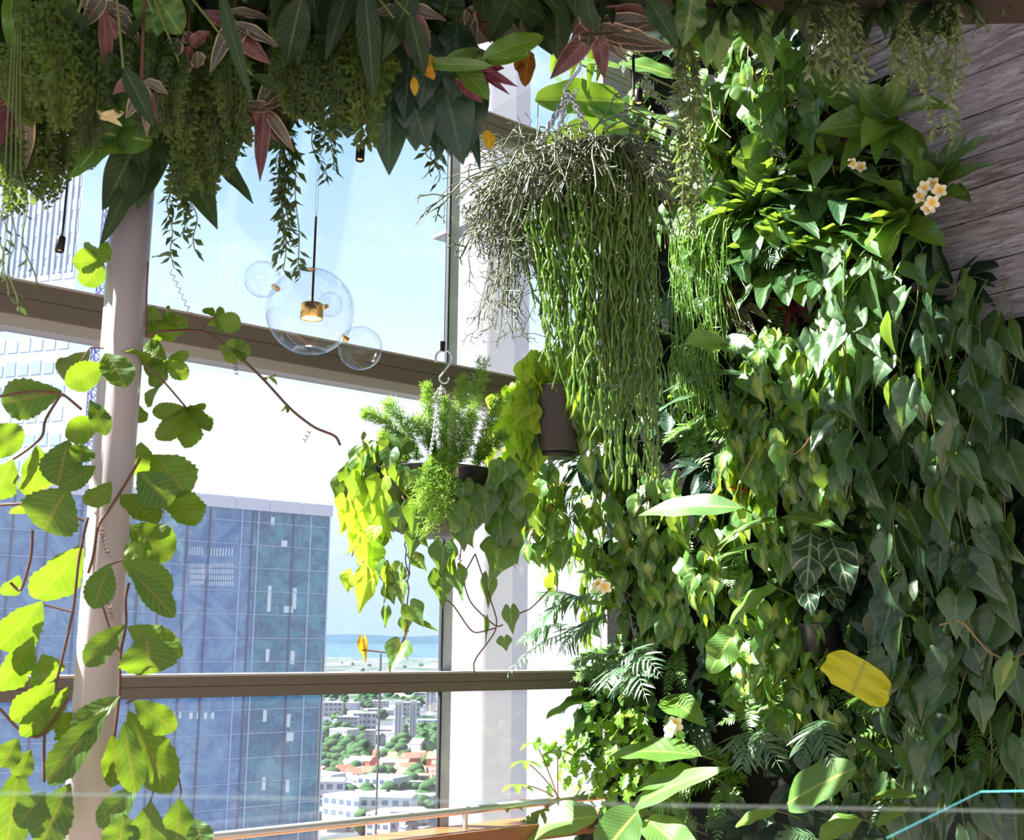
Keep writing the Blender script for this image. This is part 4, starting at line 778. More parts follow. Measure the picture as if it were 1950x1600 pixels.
lacy('fine dark fern overhead left of the big pointed leaves', (600, 2.8), [(590, 60, 2.65, 580, 220, 2.7), (610, 80, 2.65, 640, 260, 2.7), (630, 60, 2.65, 600, 190, 2.7), (640, 100, 2.7, 660, 230, 2.75), (560, 80, 2.65, 560, 210, 2.7)], 13, tint=(0, 0.6))
lacy('brighter staghorn-like fern overhead, centre, with light tips', (700, 2.85), [(705, 30, 2.68, 690, 190, 2.7), (715, 90, 2.68, 700, 280, 2.72), (735, 20, 2.7, 742, 140, 2.72), (725, 110, 2.68, 675, 235, 2.7)], 16, tint=(0.3, 1))
lacy('fine fern high overhead between the two cream-edged sprays', (320, 2.6), [(310, 70, 2.5, 290, 160, 2.5), (280, 60, 2.5, 260, 150, 2.5), (340, 90, 2.5, 330, 240, 2.55), (300, 120, 2.5, 280, 250, 2.55), (240, 100, 2.5, 225, 210, 2.5), (180, 120, 2.5, 170, 270, 2.55)], 14, tint=(0, 0.5))
# trailing small-leaved strands
def trail(label, root, ss, L=26, mat='trail', step=9, tpl=None, name='trailing_plant', tint=(0.1, 0.9), spr=0.8):
    r = over_root(*root); pl = Plant(name, label, 'trailing plant', r, wall=False)
    for (x0, y0, Y0, x1, y1, Y1) in ss:
        a, b = P(x0, y0, Y0), P(x1, y1, Y1); pth = strand_path(a, b, 0.012, 24); lv, st = MB(), MB(); st.tube(pth, 0.0016, 4)
        st.tube(bez(r, (r + a) / 2 + V3(0, -0.02, 0.0), a, 6), 0.0016, 4)
        ln = np.linalg.norm(b - a); m = max(4, int(ln / (step * mpp(b))))
        for i in range(m):
            p = pth[min(23, int((i + rnd.random()) / m * 24))]; lat = nrm(V3(rnd.choice((-1, 1)), rnd.gauss(0, 0.7), 0))
            put(lv, rnd.choice(tpl or T_TINY), p, nrm(lat * spr + DN * rnd.uniform(0.4, 1.2) + rv(0.2)), rv(1) + CAMD(p), L * mpp(p) * rnd.uniform(0.7, 1.15), rnd.uniform(*tint))
        so = pl.part('stem', st, M['stem']); pl.part('foliage', lv, M[mat], under=so)
R = lambda a, b: rnd.uniform(a, b)
trail('longest small-leaved strands overhead, hanging dark against the sky left of the globe lamp', (550, 3.1), [(540 + R(-16, 16), 225, 2.95, 545 + R(-26, 30), yb, 3.0) for yb in (300, 380, 420, 470, 490, 515, 530, 440, 350, 330)], 28, step=8)
trail('small-leaved strands overhead, hanging dark right of the column', (360, 3.0), [(350 + R(-25, 25), 350, 2.9, 350 + R(-30, 30), yb, 2.95) for yb in (400, 430, 450, 480, 510, 420, 410)] + [(395, 330, 2.9, 400, 400, 2.9)], 26, step=8)
trail('short small-leaved strands above the globe lamp wires', (615, 3.05), [(600 + R(-30, 40), 170, 2.9, 608 + R(-30, 30), yb, 2.95) for yb in (260, 300, 330, 345, 290, 240)], 28, step=9)
trail('short small-leaved strands left of the mullion, under the dark blades', (830, 3.1), [(825 + R(-14, 26), 260, 3.0, 825 + R(-14, 24), yb, 3.05) for yb in (320, 335, 350, 310, 300)], 28, step=13)
trail('small-leaved strands at the cream-edged spray over the left sky gap', (450, 2.9), [(440 + R(-20, 40), 230, 2.8, 445 + R(-30, 50), yb, 2.85) for yb in (300, 325, 310, 290, 270)], 26, step=9)
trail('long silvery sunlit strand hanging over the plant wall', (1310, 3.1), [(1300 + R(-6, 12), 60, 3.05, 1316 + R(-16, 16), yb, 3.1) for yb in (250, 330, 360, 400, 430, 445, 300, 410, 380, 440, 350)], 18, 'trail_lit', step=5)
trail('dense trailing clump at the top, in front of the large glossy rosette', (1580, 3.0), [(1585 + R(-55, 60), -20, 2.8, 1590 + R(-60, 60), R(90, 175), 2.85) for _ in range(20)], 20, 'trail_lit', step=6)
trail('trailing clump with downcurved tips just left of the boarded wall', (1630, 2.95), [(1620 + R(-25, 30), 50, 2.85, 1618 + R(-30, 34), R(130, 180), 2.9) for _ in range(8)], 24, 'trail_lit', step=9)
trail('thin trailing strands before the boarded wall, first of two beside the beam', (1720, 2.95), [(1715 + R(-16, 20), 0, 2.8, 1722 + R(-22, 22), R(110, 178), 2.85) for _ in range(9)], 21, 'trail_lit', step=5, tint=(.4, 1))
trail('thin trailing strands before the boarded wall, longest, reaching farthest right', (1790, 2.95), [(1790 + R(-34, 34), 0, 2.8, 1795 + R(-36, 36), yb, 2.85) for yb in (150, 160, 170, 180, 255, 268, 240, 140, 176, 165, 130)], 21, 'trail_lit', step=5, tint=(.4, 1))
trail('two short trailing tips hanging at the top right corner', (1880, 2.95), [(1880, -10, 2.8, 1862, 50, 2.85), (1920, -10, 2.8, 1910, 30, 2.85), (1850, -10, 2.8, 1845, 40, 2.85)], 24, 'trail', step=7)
trail('blurred dark strands trailing at the far left edge before the window frame', (25, 2.5), [(10, 320, 2.2, 20, 560, 2.2), (30, 330, 2.2, 40, 590, 2.2), (20, 340, 2.2, 0, 580, 2.2), (40, 330, 2.2, 60, 545, 2.2)], 26, step=26)
big_blades('orange-yellow dying leaves hanging in the middle overhead', (810, 2.9), [(800, 100, 2.75, 822, 150, 2.75, 24), (800, 110, 2.75, 838, 118, 2.75, 18), (788, 148, 2.75, 790, 182, 2.75, 16), (815, 130, 2.75, 826, 152, 2.75, 16)], 'amber', prof='ellip', name='withered_plant', dY=-0.12)
big_blades('amber heart leaves on thin stems, hanging near the left end of the upper window frame', (915, 3.1), [(905, 205, 3.1, 895, 232, 3.1, 20), (910, 210, 3.1, 918, 228, 3.1, 22), (890, 195, 3.1, 898, 225, 3.1, 22), (928, 248, 3.1, 931, 285, 3.1, 26)], 'amber', prof='ellip', name='amber_vine')
big_blades('red-veined mottled leaves hanging left of the steel hook', (1000, 3.1), [(1008, 100, 3.0, 1000, 165, 3.0, 34), (985, 115, 3.0, 990, 140, 3.0, 20)], 'croton', prof='ellip', name='red_veined_hanger')
big_blades('cream and orange flower-like bract among the ferns above the column', (215, 2.6), [(190, 225, 2.5, 236, 215, 2.5, 20), (185, 212, 2.5, 232, 240, 2.5, 14)], 'petal', prof='ellip', name='bract_plant')
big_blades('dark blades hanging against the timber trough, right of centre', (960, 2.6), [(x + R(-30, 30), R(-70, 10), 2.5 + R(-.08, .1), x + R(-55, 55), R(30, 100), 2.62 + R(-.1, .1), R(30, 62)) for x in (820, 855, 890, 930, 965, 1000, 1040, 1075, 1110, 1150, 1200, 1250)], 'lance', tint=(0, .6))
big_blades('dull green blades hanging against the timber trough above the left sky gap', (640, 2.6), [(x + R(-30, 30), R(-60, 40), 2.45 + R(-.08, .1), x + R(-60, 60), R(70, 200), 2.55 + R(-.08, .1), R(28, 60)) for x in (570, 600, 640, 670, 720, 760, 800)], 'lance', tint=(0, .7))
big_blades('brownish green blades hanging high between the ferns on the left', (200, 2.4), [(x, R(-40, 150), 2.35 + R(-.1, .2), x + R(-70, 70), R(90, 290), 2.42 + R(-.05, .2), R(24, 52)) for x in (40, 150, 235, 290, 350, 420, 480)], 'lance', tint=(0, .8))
strom('small cream-edged spray between the fern and the large pale crinkled leaf', (280, 2.45), (270, 150, 2.35), [(300, 230, 2.4, 24), (240, 225, 2.4, 26), (320, 180, 2.4, 24), (215, 180, 2.4, 24), (280, 260, 2.4, 22)])
strom('cream-edged spray high overhead, left of the dark hanging blades', (780, 2.6), (770, 20, 2.5), [(820, 90, 2.55, 30), (740, 70, 2.55, 26), (850, 40, 2.55, 30), (780, 110, 2.55, 26), (710, 30, 2.5, 26)])
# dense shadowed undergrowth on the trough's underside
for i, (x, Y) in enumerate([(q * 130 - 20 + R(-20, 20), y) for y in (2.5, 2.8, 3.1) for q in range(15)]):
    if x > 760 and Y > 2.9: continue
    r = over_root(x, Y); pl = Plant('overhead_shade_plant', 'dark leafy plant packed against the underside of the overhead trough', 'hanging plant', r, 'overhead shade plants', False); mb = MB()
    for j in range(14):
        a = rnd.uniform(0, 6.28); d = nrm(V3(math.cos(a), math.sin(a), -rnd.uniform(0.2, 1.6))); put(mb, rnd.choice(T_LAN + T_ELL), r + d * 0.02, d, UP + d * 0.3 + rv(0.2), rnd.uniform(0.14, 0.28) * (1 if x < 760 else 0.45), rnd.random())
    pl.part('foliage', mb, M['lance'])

# ------------------------------------------------------------------ climber on the column
YC = 2.83
pl = Plant('climbing_vine', 'large-leaved climbing vine winding up the white column, with one long runner across the window', 'climbing plant', V3(COLX[0] - 0.05, 2.83, 0.0), wall=False)
VL = [(208, 672, 288, 674, 44), (200, 672, 240, 738, 50), (198, 694, 124, 732, 46), (172, 668, 110, 700, 40), (150, 700, 112, 712, 34), (118, 745, 3, 768, 62), (172, 762, 202, 830, 32), (185, 800, 124, 832, 44), (-20, 812, 36, 858, 60), (25, 875, -20, 950, 56),
      (70, 848, 55, 945, 70), (130, 838, 110, 925, 62), (160, 848, 150, 880, 40), (182, 888, 112, 930, 34), (98, 928, 18, 978, 36), (130, 930, 82, 1010, 90), (212, 918, 162, 960, 44), (268, 842, 258, 905, 50), (292, 866, 356, 945, 72), (262, 900, 325, 962, 58),
      (318, 930, 372, 1002, 62), (228, 942, 300, 998, 54), (248, 1000, 325, 1066, 66), (240, 1035, 270, 1065, 34), (158, 1036, 66, 1140, 74), (208, 1074, 178, 1160, 46), (232, 1068, 328, 1128, 48), (250, 1088, 332, 1176, 40), (36, 1096, 8, 1134, 34), (80, 1145, -5, 1235, 70),
      (64, 1212, -10, 1315, 66), (80, 1246, 84, 1304, 60), (238, 1190, 162, 1268, 42), (243, 1194, 348, 1250, 48), (278, 1208, 288, 1284, 84), (104, 1300, 22, 1372, 56), (132, 1308, 40, 1402, 50), (228, 1326, 132, 1404, 42), (206, 1352, 92, 1494, 54), (254, 1334, 336, 1390, 46),
      (244, 1354, 326, 1512, 66), (236, 1374, 258, 1512, 44), (214, 1400, 212, 1500, 46), (112, 1360, 128, 1400, 60), (34, 1406, 2, 1462, 40), (58, 1428, 34, 1482, 34), (34, 1462, 10, 1620, 66), (88, 1508, 34, 1574, 44), (134, 1492, 78, 1610, 64), (262, 1500, 188, 1576, 46),
      (288, 1526, 280, 1630, 56), (342, 1520, 334, 1630, 58), (236, 1550, 226, 1620, 56), (372, 1560, 388, 1620, 40), (275, 750, 296, 752, 40), (262, 770, 264, 806, 30),
      (196, 488, 138, 500, 40), (196, 494, 158, 544, 38), (198, 484, 160, 474, 30), (290, 488, 320, 478, 28), (205, 460, 190, 500, 24)]
PALM = [((308, 612), [(272, 600, 34), (282, 640, 38), (358, 612, 42), (326, 652, 34), (325, 590, 30)]), ((410, 604), [(388, 588, 18), (398, 620, 18), (458, 622, 32), (412, 632, 20), (424, 586, 16)]), ((448, 664), [(418, 668, 22), (432, 690, 22), (462, 690, 22), (478, 672, 22), (466, 650, 22), (432, 650, 22)]),
        ((318, 688), [(272, 662, 40), (358, 668, 26), (356, 722, 30), (278, 712, 44), (285, 735, 30)]), ((354, 776), [(290, 786, 28), (390, 768, 26), (300, 838, 38), (352, 854, 52), (399, 822, 36)]), ((510, 718), [(525, 712, 10), (500, 722, 8), (528, 732, 9)]), ((545, 770), [(535, 784, 9), (546, 786, 9)]), ((690, 840), [(692, 822, 10), (700, 856, 8)])]
DARKV = {1, 6, 11, 12, 13, 15, 19, 25, 27, 32, 34, 37, 38, 41, 44, 45, 46, 48, 50, 51}  # leaves in shade: turned from the sun and also tinted darker
S_ = -SD
def vl(x0, y0, x1, y1, w, Y0, Y1, dark=False):
    p0, p1 = P(x0, y0, Y0), P(x1, y1, Y1); mb = MB(); d = nrm(p1 - p0); c = CAMD(p0)
    n = nrm(c * 0.9 + UP * 0.25 + rv(0.12)) if dark else nrm(c * 0.75 + V3(0.75, 0, -0.30) + rv(0.2))
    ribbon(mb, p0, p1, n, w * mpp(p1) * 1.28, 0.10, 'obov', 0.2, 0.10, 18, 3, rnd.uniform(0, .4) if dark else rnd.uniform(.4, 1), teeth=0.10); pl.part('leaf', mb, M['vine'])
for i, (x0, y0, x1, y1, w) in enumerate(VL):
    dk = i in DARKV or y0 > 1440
    y_ = (YC - 0.06 if 150 < (x0 + x1) / 2 < 300 else YC) - (R(0.05, 0.16) if dk else R(-0.16, 0.04))
    if not dk and x0 > 240 and y0 < 1100: y_ = 2.96
    vl(x0, y0, x1, y1, w, y_, y_ + rnd.uniform(-0.05, 0.05), dk)
for c, tips in PALM:
    for (tx, ty, w) in tips: vl(c[0], c[1], tx, ty, w, 2.95, 2.95 + R(-.03, .03))
STEMS = [[(268, 872), (245, 912), (214, 962), (186, 1000), (178, 1060), (168, 1092)], [(200, 1080), (232, 1066), (250, 1078)], [(246, 1110), (238, 1140), (241, 1190), (228, 1250), (229, 1310), (222, 1370), (212, 1450)], [(194, 1150), (206, 1190), (226, 1240)], [(168, 985), (150, 1060), (140, 1165), (110, 1290), (84, 1380), (84, 1490)], [(135, 1165), (85, 1152)], [(62, 1010), (60, 1060), (40, 1130), (20, 1110)], [(0, 755), (60, 745), (118, 748), (155, 780)], [(155, 690), (172, 660), (198, 664)], [(118, 748), (85, 800), (82, 832), (48, 860), (0, 890)], [(160, 992), (100, 965), (70, 958), (0, 962)], [(0, 1350), (35, 1390), (76, 1410), (130, 1330)], [(270, 692), (310, 724), (356, 778)], [(282, 500), (279, 560), (278, 640)], [(278, 640), (312, 630), (385, 628), (440, 664), (500, 720), (555, 782), (600, 816), (640, 830), (648, 848)], [(385, 628), (396, 612), (410, 604)], [(340, 1480), (345, 1510), (338, 1530)], [(300, 1465), (295, 1500), (285, 1530)], [(240, 1340), (262, 1330)], [(120, 380), (55, 440), (20, 470)]]
for s_ in STEMS[:-1]:
    q = np.array([P(x, y, YC + (0.0 if x < 320 else 0.12)) for x, y in s_]); t0 = np.linspace(0, 1, len(q)); tt = np.linspace(0, 1, len(q) * 5); q = np.stack([np.interp(tt, t0, q[:, i]) for i in range(3)], 1)
    for _ in range(3): q[1:-1] = (q[:-2] + 2 * q[1:-1] + q[2:]) / 4
    mb = MB(); mb.tube(q, 0.0036 if len(s_) > 3 else 0.0026, 7); pl.part('stem', mb, M['stem_red'])
for (x0, y0, x1, y1, nn) in ((325, 515, 374, 622, 9), (190, 1000, 206, 1062, 9), (204, 1110, 212, 1180, 8), (448, 690, 450, 715, 4), (590, 820, 578, 842, 3)):
    a, b = P(x0, y0, 2.82), P(x1, y1, 2.85); tt = np.linspace(0, 1, nn * 10)[:, None]; ax = nrm(b - a); e1 = nrm(np.cross(ax, V3(0, 1, 0.2))); e2 = np.cross(ax, e1); an = tt * nn * 6.283
    mb = MB(); mb.tube(a + (b - a) * tt + 0.0045 * (np.cos(an) * e1 + np.sin(an) * e2), 0.0009, 4); pl.part('tendril', mb, M['stem_red'])

# ------------------------------------------------------------------ glass globe lamp
YL = 3.8; lc = P(591, 593, YL); r_ = 84 * mpp(lc)
def sphere_prof(r, a0=0.0, a1=math.pi, n=28): return [(r * math.sin(a), -r * math.cos(a)) for a in np.linspace(a0, a1, n)]
lamp = Plant('globe_pendant_lamp', 'hanging lamp of clear glass globes with a glowing brass cup inside the largest', 'lamp', lc, wall=False)
mb = MB(); mb.lathe(lc, sphere_prof(r_, 0.38, math.pi - 0.04), 48); 
mb.lathe(lc, [(r_ * math.sin(0.38), -r_ * math.cos(0.38)), (r_ * 0.33, -r_ * 0.88), (r_ * 0.10, -r_ * 0.86), (0.0, -r_ * 0.86)], 48); lamp.part('large_globe', mb, M['bubble'])
for (x, y, rr, Y, nx, ny) in ((500, 532, 35, 3.78, 525, 548), (686, 663, 42, 3.76, 657, 645), (629, 580, 24, 3.92, 618, 585)):
    c = P(x, y, Y); mb = MB(); mb.lathe(c, sphere_prof(rr * mpp(c), 0.03, math.pi - 0.03), 36); so = lamp.part('small_globe', mb, M['bubble'])
    j = P(nx, ny, (Y + YL) / 2 + (0.03 if Y > YL else -0.03)); ax = nrm(c - j) if Y < YL else nrm(c - j); mb = MB(); mb.tube([j - ax * 0.013, j + ax * 0.013], 0.0095, 14); lamp.part('connector', mb, M['brass'])
cb = P(594, 594, YL); mb = MB(); mb.lathe(cb, [(0.0, 0.028), (0.037, 0.028), (0.039, 0.026), (0.039, -0.024), (0.036, -0.026), (0.034, -0.02), (0, -0.02)], 36); lamp.part('brass_cup', mb, M['brass'])
mb = MB(); mb.lathe(cb, [(0.0345, -0.0225), (0.0, -0.0235)], 32); lamp.part('glowing_disc', mb, M['lampglow'])
mb = MB(); top = cb + UP * 0.345; mb.tube([cb + UP * 0.028, top], 0.0042, 10); lamp.part('rod', mb, M['rod'])
mb = MB(); mb.lathe(lc + UP * r_ * 0.99, [(0, -.004), (0.012, -0.004), (0.012, 0.004), (0, 0.006)], 20); lamp.part('collar', mb, M['brass'])
mb = MB()
for dx in (-0.004, 0.004): mb.tube([top, top + V3(dx, 0, 0.03), V3(top[0] + dx, top[1], 5.3)], 0.0008, 4)
lamp.part('suspension_wires', mb, M['steel'])
pl_ = bpy.data.lights.new('lamp_light', 'POINT'); pl_.energy = 1.2; pl_.color = (1, .75, .4); pl_.shadow_soft_size = 0.02
po = bpy.data.objects.new('lamp_light', pl_); C.objects.link(po); po.parent = lamp.o; po.location = (0, 0, -0.05)

# small black spotlights
def spot(label, px, py, Y, rod=None, tilt=0.0):
    c = P(px, py, Y); s = Plant('spotlight', label, 'spotlight', c, wall=False); ax = nrm(V3(tilt, -0.15, -1)); m = mpp(c)
    mb = MB(); mb.lathe(c, [(0, -15 * m), (8.0 * m, -15 * m), (8.5 * m, -13 * m), (8.5 * m, 15 * m), (7.5 * m, 16 * m), (6.5 * m, 15 * m), (6.5 * m, 10 * m), (0, 9 * m)], 24, ax); s.part('housing', mb, M['black'])
    mb = MB(); mb.lathe(c, [(6.4 * m, 10.5 * m), (0, 12.5 * m)], 20, ax); s.part('lens', mb, M['spotglow'])
    if rod:
        mb = MB(); mb.tube([P(*rod, Y), V3(P(*rod, Y)[0], P(*rod, Y)[1], ZT)], 0.0045, 8); s.part('rod', mb, M['black'])
        mb = MB(); mb.tube([P(*rod, Y), c - ax * 10 * m], 0.005, 8); s.part('bracket', mb, M['black'])
    else:
        mb = MB(); mb.tube([c - ax * 14 * m, c - ax * 40 * m, V3(c[0], c[1] + 0.02, ZT)], 0.003, 6); s.part('cord', mb, M['black'])
spot('small black spotlight hanging at the left before the pale tower', 115, 465, 2.75)
spot('small black spotlight hidden under the overhead leaves left of the mullion', 686, 292, 2.95)
spot('small black spotlight on a rod before the upper plant wall', 1216, 185, 3.1, (1207, 182))

# ------------------------------------------------------------------ hanging basket with asparagus fern
YB = 4.0; bc = P(826, 948, YB); bm = mpp(bc); br = 128 * bm
bk = Plant('hanging_planter', 'black half-round hanging planter on a steel hook by the window', 'hanging planter', bc, wall=False)
mb = MB(); mb.lathe(bc, [(0.0, -78 * bm), (40 * bm, -76 * bm), (84 * bm, -60 * bm), (110 * bm, -30 * bm), (124 * bm, 10 * bm), (128 * bm, 42 * bm), (132 * bm, 46 * bm), (128 * bm, 48 * bm), (122 * bm, 40 * bm), (118 * bm, 20 * bm), (0, 26 * bm)], 40); bk.part('bowl', mb, M['pot'])
hk = P(845, 700, YB); apex = P(841, 735, YB)
def chain(pl, a, b, lk=0.016, r=0.0022, nm='chain'):
    mb = MB(); d = nrm(b - a); n = int(np.linalg.norm(b - a) / (lk * 0.72)); e1 = nrm(np.cross(d, V3(0.3, 1, 0.1))); e2 = np.cross(d, e1); an = np.linspace(0, 2 * math.pi, 11)
    for i in range(n):
        c = a + (b - a) * (i + 0.5) / n; e = e1 if i % 2 else e2
        mb.tube([c + d * math.cos(q) * lk * 0.5 + e * math.sin(q) * lk * 0.3 for q in an], r, 5, caps=False)
    pl.part(nm, mb, M['chain'])
def hook(pl, c, s, up_to, wire=0.0016):
    mb = MB(); an = np.linspace(-0.5, 3.6, 18); top = [c + V3(math.cos(q) * s * 0.55, 0, math.sin(q) * s * 0.55 + s * 0.6) for q in an]; an2 = np.linspace(math.pi + 2.0, math.pi - 1.4, 14)
    mb.tube(top + [c + V3(-s * 0.1, 0, -s * 0.1)][:0], s * 0.075, 8); mb.tube(bez(top[0], c + V3(s * 0.2, 0, 0.0), c + V3(-s * 0.15, 0, -s * 0.55), 8), s * 0.075, 8)
    mb.tube([c + V3(math.cos(q) * s * 0.3 + s * .05, 0, math.sin(q) * s * 0.3 - s * 0.75) for q in np.linspace(2.2, 6.6, 14)], s * 0.07, 8); pl.part('hook', mb, M['steel'])
    mb = MB(); mb.tube([c + UP * s * 1.1, up_to], wire, 6); pl.part('cable', mb, M['black'])
hook(bk, hk, 0.055, V3(hk[0], hk[1], 5.3))
mb = MB(); g0 = P(843, 660, YB); mb.tube([g0 - UP * 0.018, g0 + UP * 0.018], 0.0095, 10); bk.part('cable_gripper', mb, M['black'])
for an in (0.5, 2.6, 4.7): chain(bk, apex, bc + V3(math.cos(an) * br, math.sin(an) * br, 44 * bm))
mb = MB(); q = P(868, 912, YB - 0.01); fr_ = nrm(V3(bc[0] * 0 + (q - bc)[0], (q - bc)[1] - br, 0)); a_ = P(858, 908, YB - br * 0.93); mb.box(a_, V3(14 * bm, -0.002, 0), V3(0, 0.002, 0), UP * 22 * bm)
bk.part('plant_tag', mb, simple('pink_white_tag', (0.75, 0.55, 0.62), 0.5), 'small pink and white plant tag')
# asparagus fern in it
af = Plant('asparagus_fern', 'feathery asparagus fern with upright plumes growing in the black hanging planter', 'fern', P(845, 885, YB), wall=False)
for (x0, y0, x1, y1, w, sg) in ((800, 880, 740, 768, 24, 0.1), (780, 870, 694, 788, 16, 0.3), (825, 880, 812, 735, 16, 0.02), (845, 880, 845, 762, 16, 0), (862, 880, 880, 722, 20, 0.02), (885, 880, 920, 690, 26, 0.03), (905, 880, 950, 760, 22, 0.05), (900, 890, 960, 830, 20, 0.1), (850, 860, 815, 1012, 44, 0.25), (865, 870, 842, 985, 34, 0.2), (830, 870, 800, 960, 30, 0.2), (780, 880, 730, 830, 20, 0.1), (870, 885, 895, 790, 24, .02), (840, 885, 790, 800, 24, .05)):
    dY = -br * 1.35 if y1 > 900 else R(-0.06, 0.06); a, b = P(x0, y0, YB + (-br * 0.9 if y1 > 900 else R(-.05, .05))), P(x1, y1, YB + dY); ln = np.linalg.norm(b - a)
    pts = bez(a, (a + b) / 2 + UP * sg * ln * 1.2, b, 30); tan = np.gradient(pts, axis=0); mb = MB(); mb.tube(pts, 0.0014, 4, 0.4)
    for i in range(1, 30):
        T = nrm(tan[i]); wq = w * bm * (0.35 + 0.65 * math.sin(math.pi * min(1, (1 - i / 31) * 1.15 + 0.08)))
        for j in range(11):
            e1 = nrm(np.cross(T, rv())); dd = nrm(e1 + T * 0.7); L2 = wq * R(0.6, 1.1)
            for qn in range(4):
                base = pts[i] + dd * L2 * (qn / 4); put(mb, T_TINY[2], base, nrm(dd + rv(0.6)), rv(), 0.022, rnd.random(), 0.55)
    af.part('plume', mb, M['asparagus'])
# heart-leaf philodendron spilling out of it, backlight put into its lime leaves
def fx(x0, y0, Y0, x1, y1, Y1): return P(x0, y0, Y0), P(x1, y1, Y1)
ph = Plant('heartleaf_philodendron', 'heart-leaf philodendron spilling over the black hanging planter, yellow-green on its window side', 'trailing plant', P(800, 890, YB), wall=False)
def spill(ph, a, mid, b, L, step, mat, T=T_HEART, face=None, stem='stem_red', tint=(0.1, 1), fj=0.4):
    lv, st = MB(), MB(); p = bez(a, mid, b, 30); p[1:-1] += np.array([rv(0.006) for _ in range(28)])
    hang_leaves(lv, st, p, step, L, T, face if face is not None else nrm(CAMD(b) + UP * 0.5), tint, 0.7, 1.0, 0.035, stem_r=0.0022, facej=fj); so = ph.part('strand', st, M[stem]); ph.part('foliage', lv, M[mat], under=so)
for (x0, y0, x1, y1, dy, mt) in ((720, 880, 670, 1060, 0.0, 'lime'), (730, 880, 650, 1010, 0.05, 'lime'), (715, 885, 690, 1150, -0.05, 'lime'), (740, 875, 720, 1060, -0.15, 'lime'), (700, 870, 665, 960, 0.1, 'brasil'), (735, 880, 730, 1150, -0.1, 'brasil'), (725, 860, 705, 1010, -.1, 'lime'), (735, 860, 690, 940, -.1, 'brasil'), (745, 860, 700, 900, -.1, 'brasil'), (770, 890, 775, 1110, -.2, 'brasil'),
                                 (955, 890, 955, 1060, -0.2, 'philo'), (905, 910, 870, 1100, -0.24, 'philo'), (950, 890, 1000, 1010, -0.1, 'philo'), (790, 900, 770, 1250, -0.22, 'brasil'), (945, 880, 960, 960, -.2, 'philo')):
    a, b = P(x0, y0, YB + dy * 0.9), P(x1, y1, YB + dy * 1.15); spill(ph, a, (a + b) / 2 + (nrm(b - bc) * V3(1, 1, 0)) * 0.04 + UP * 0.03, b, 0.088 if mt != 'philo' else 0.11, (0.11 if 765 < x0 < 800 else 0.05) if mt != 'philo' else 0.08, mt)
for pts, lv_ in (([(905, 1055), (880, 1100), (895, 1150), (945, 1195), (958, 1190)], [(930, 1100, 931, 1160, 32), (972, 1160, 976, 1210, 34), (925, 1180, 927, 1228, 10)]), ([(905, 1055), (930, 1130), (952, 1195), (900, 1260), (905, 1288)], [(960, 1215, 964, 1242, 34)]), ([(830, 1130), (862, 1150), (900, 1208), (945, 1196)], [(806, 1185, 838, 1205, 10)]), ([(775, 1190), (768, 1220), (755, 1245), (690, 1238)], [(692, 1218, 694, 1266, 22), (758, 1230, 745, 1262, 30), (770, 1180, 774, 1212, 26), (735, 1160, 734, 1198, 20)]), ([(985, 1170), (1010, 1160), (1050, 1120)], [(700, 1110, 680, 1172, 40)])):
    q = np.array([P(x, y, YB - 0.2) for x, y in pts]); tt = np.linspace(0, 1, 26); q = np.stack([np.interp(tt, np.linspace(0, 1, len(q)), q[:, i]) for i in range(3)], 1)
    for _ in range(4): q[1:-1] = (q[:-2] + 2 * q[1:-1] + q[2:]) / 4
    mb = MB(); mb.tube(q, 0.0026, 6); so = ph.part('strand', mb, M['stem_red'])
    for (x0, y0, x1, y1, w) in lv_:
        a, b = P(x0, y0, YB - .2), P(x1, y1, YB - .2); mb = MB(); put(mb, T_HEARTB[0], a, b - a, CAMD(a) + rv(.2), np.linalg.norm(b - a), R(.2, .9), min(1.2, w / (0.95 * math.hypot(x1 - x0, y1 - y0)))); ph.part('leaf', mb, M['amber' if x0 == 692 else ('lime' if x0 < 730 else 'philo')], under=so)
for (x0, y0, x1, y1, w, dy) in ((845, 1040, 838, 1098, 52, -.26), (838, 1095, 845, 1160, 50, -.24), (945, 1030, 950, 1078, 58, -.22), (972, 1032, 985, 1075, 44, -.2), (870, 960, 880, 1010, 46, -.28), (920, 945, 930, 1000, 60, -.26), (880, 1005, 884, 1050, 40, -.27), (955, 890, 925, 930, 46, -.24), (790, 960, 785, 1025, 44, -.28), (722, 950, 726, 1030, 52, -.2), (700, 1090, 682, 1165, 44, -.12), (745, 860, 735, 900, 36, -.2), (775, 840, 745, 870, 40, -.1), (800, 905, 770, 930, 34, -.28), (790, 1010, 780, 1070, 34, -.26), (700, 1030, 715, 1100, 44, -.2)):
    a, b = P(x0, y0, YB + dy), P(x1, y1, YB + dy - .02); mb = MB(); put(mb, T_HEARTB[rnd.randrange(3)], a, b - a, CAMD(a) + UP * .3 + rv(.2), np.linalg.norm(b - a), R(.2, .9), min(1.3, w / (0.9 * math.hypot(x1 - x0, y1 - y0))))
    ph.part('leaf', mb, M['lime' if x0 < 735 else 'philo'])

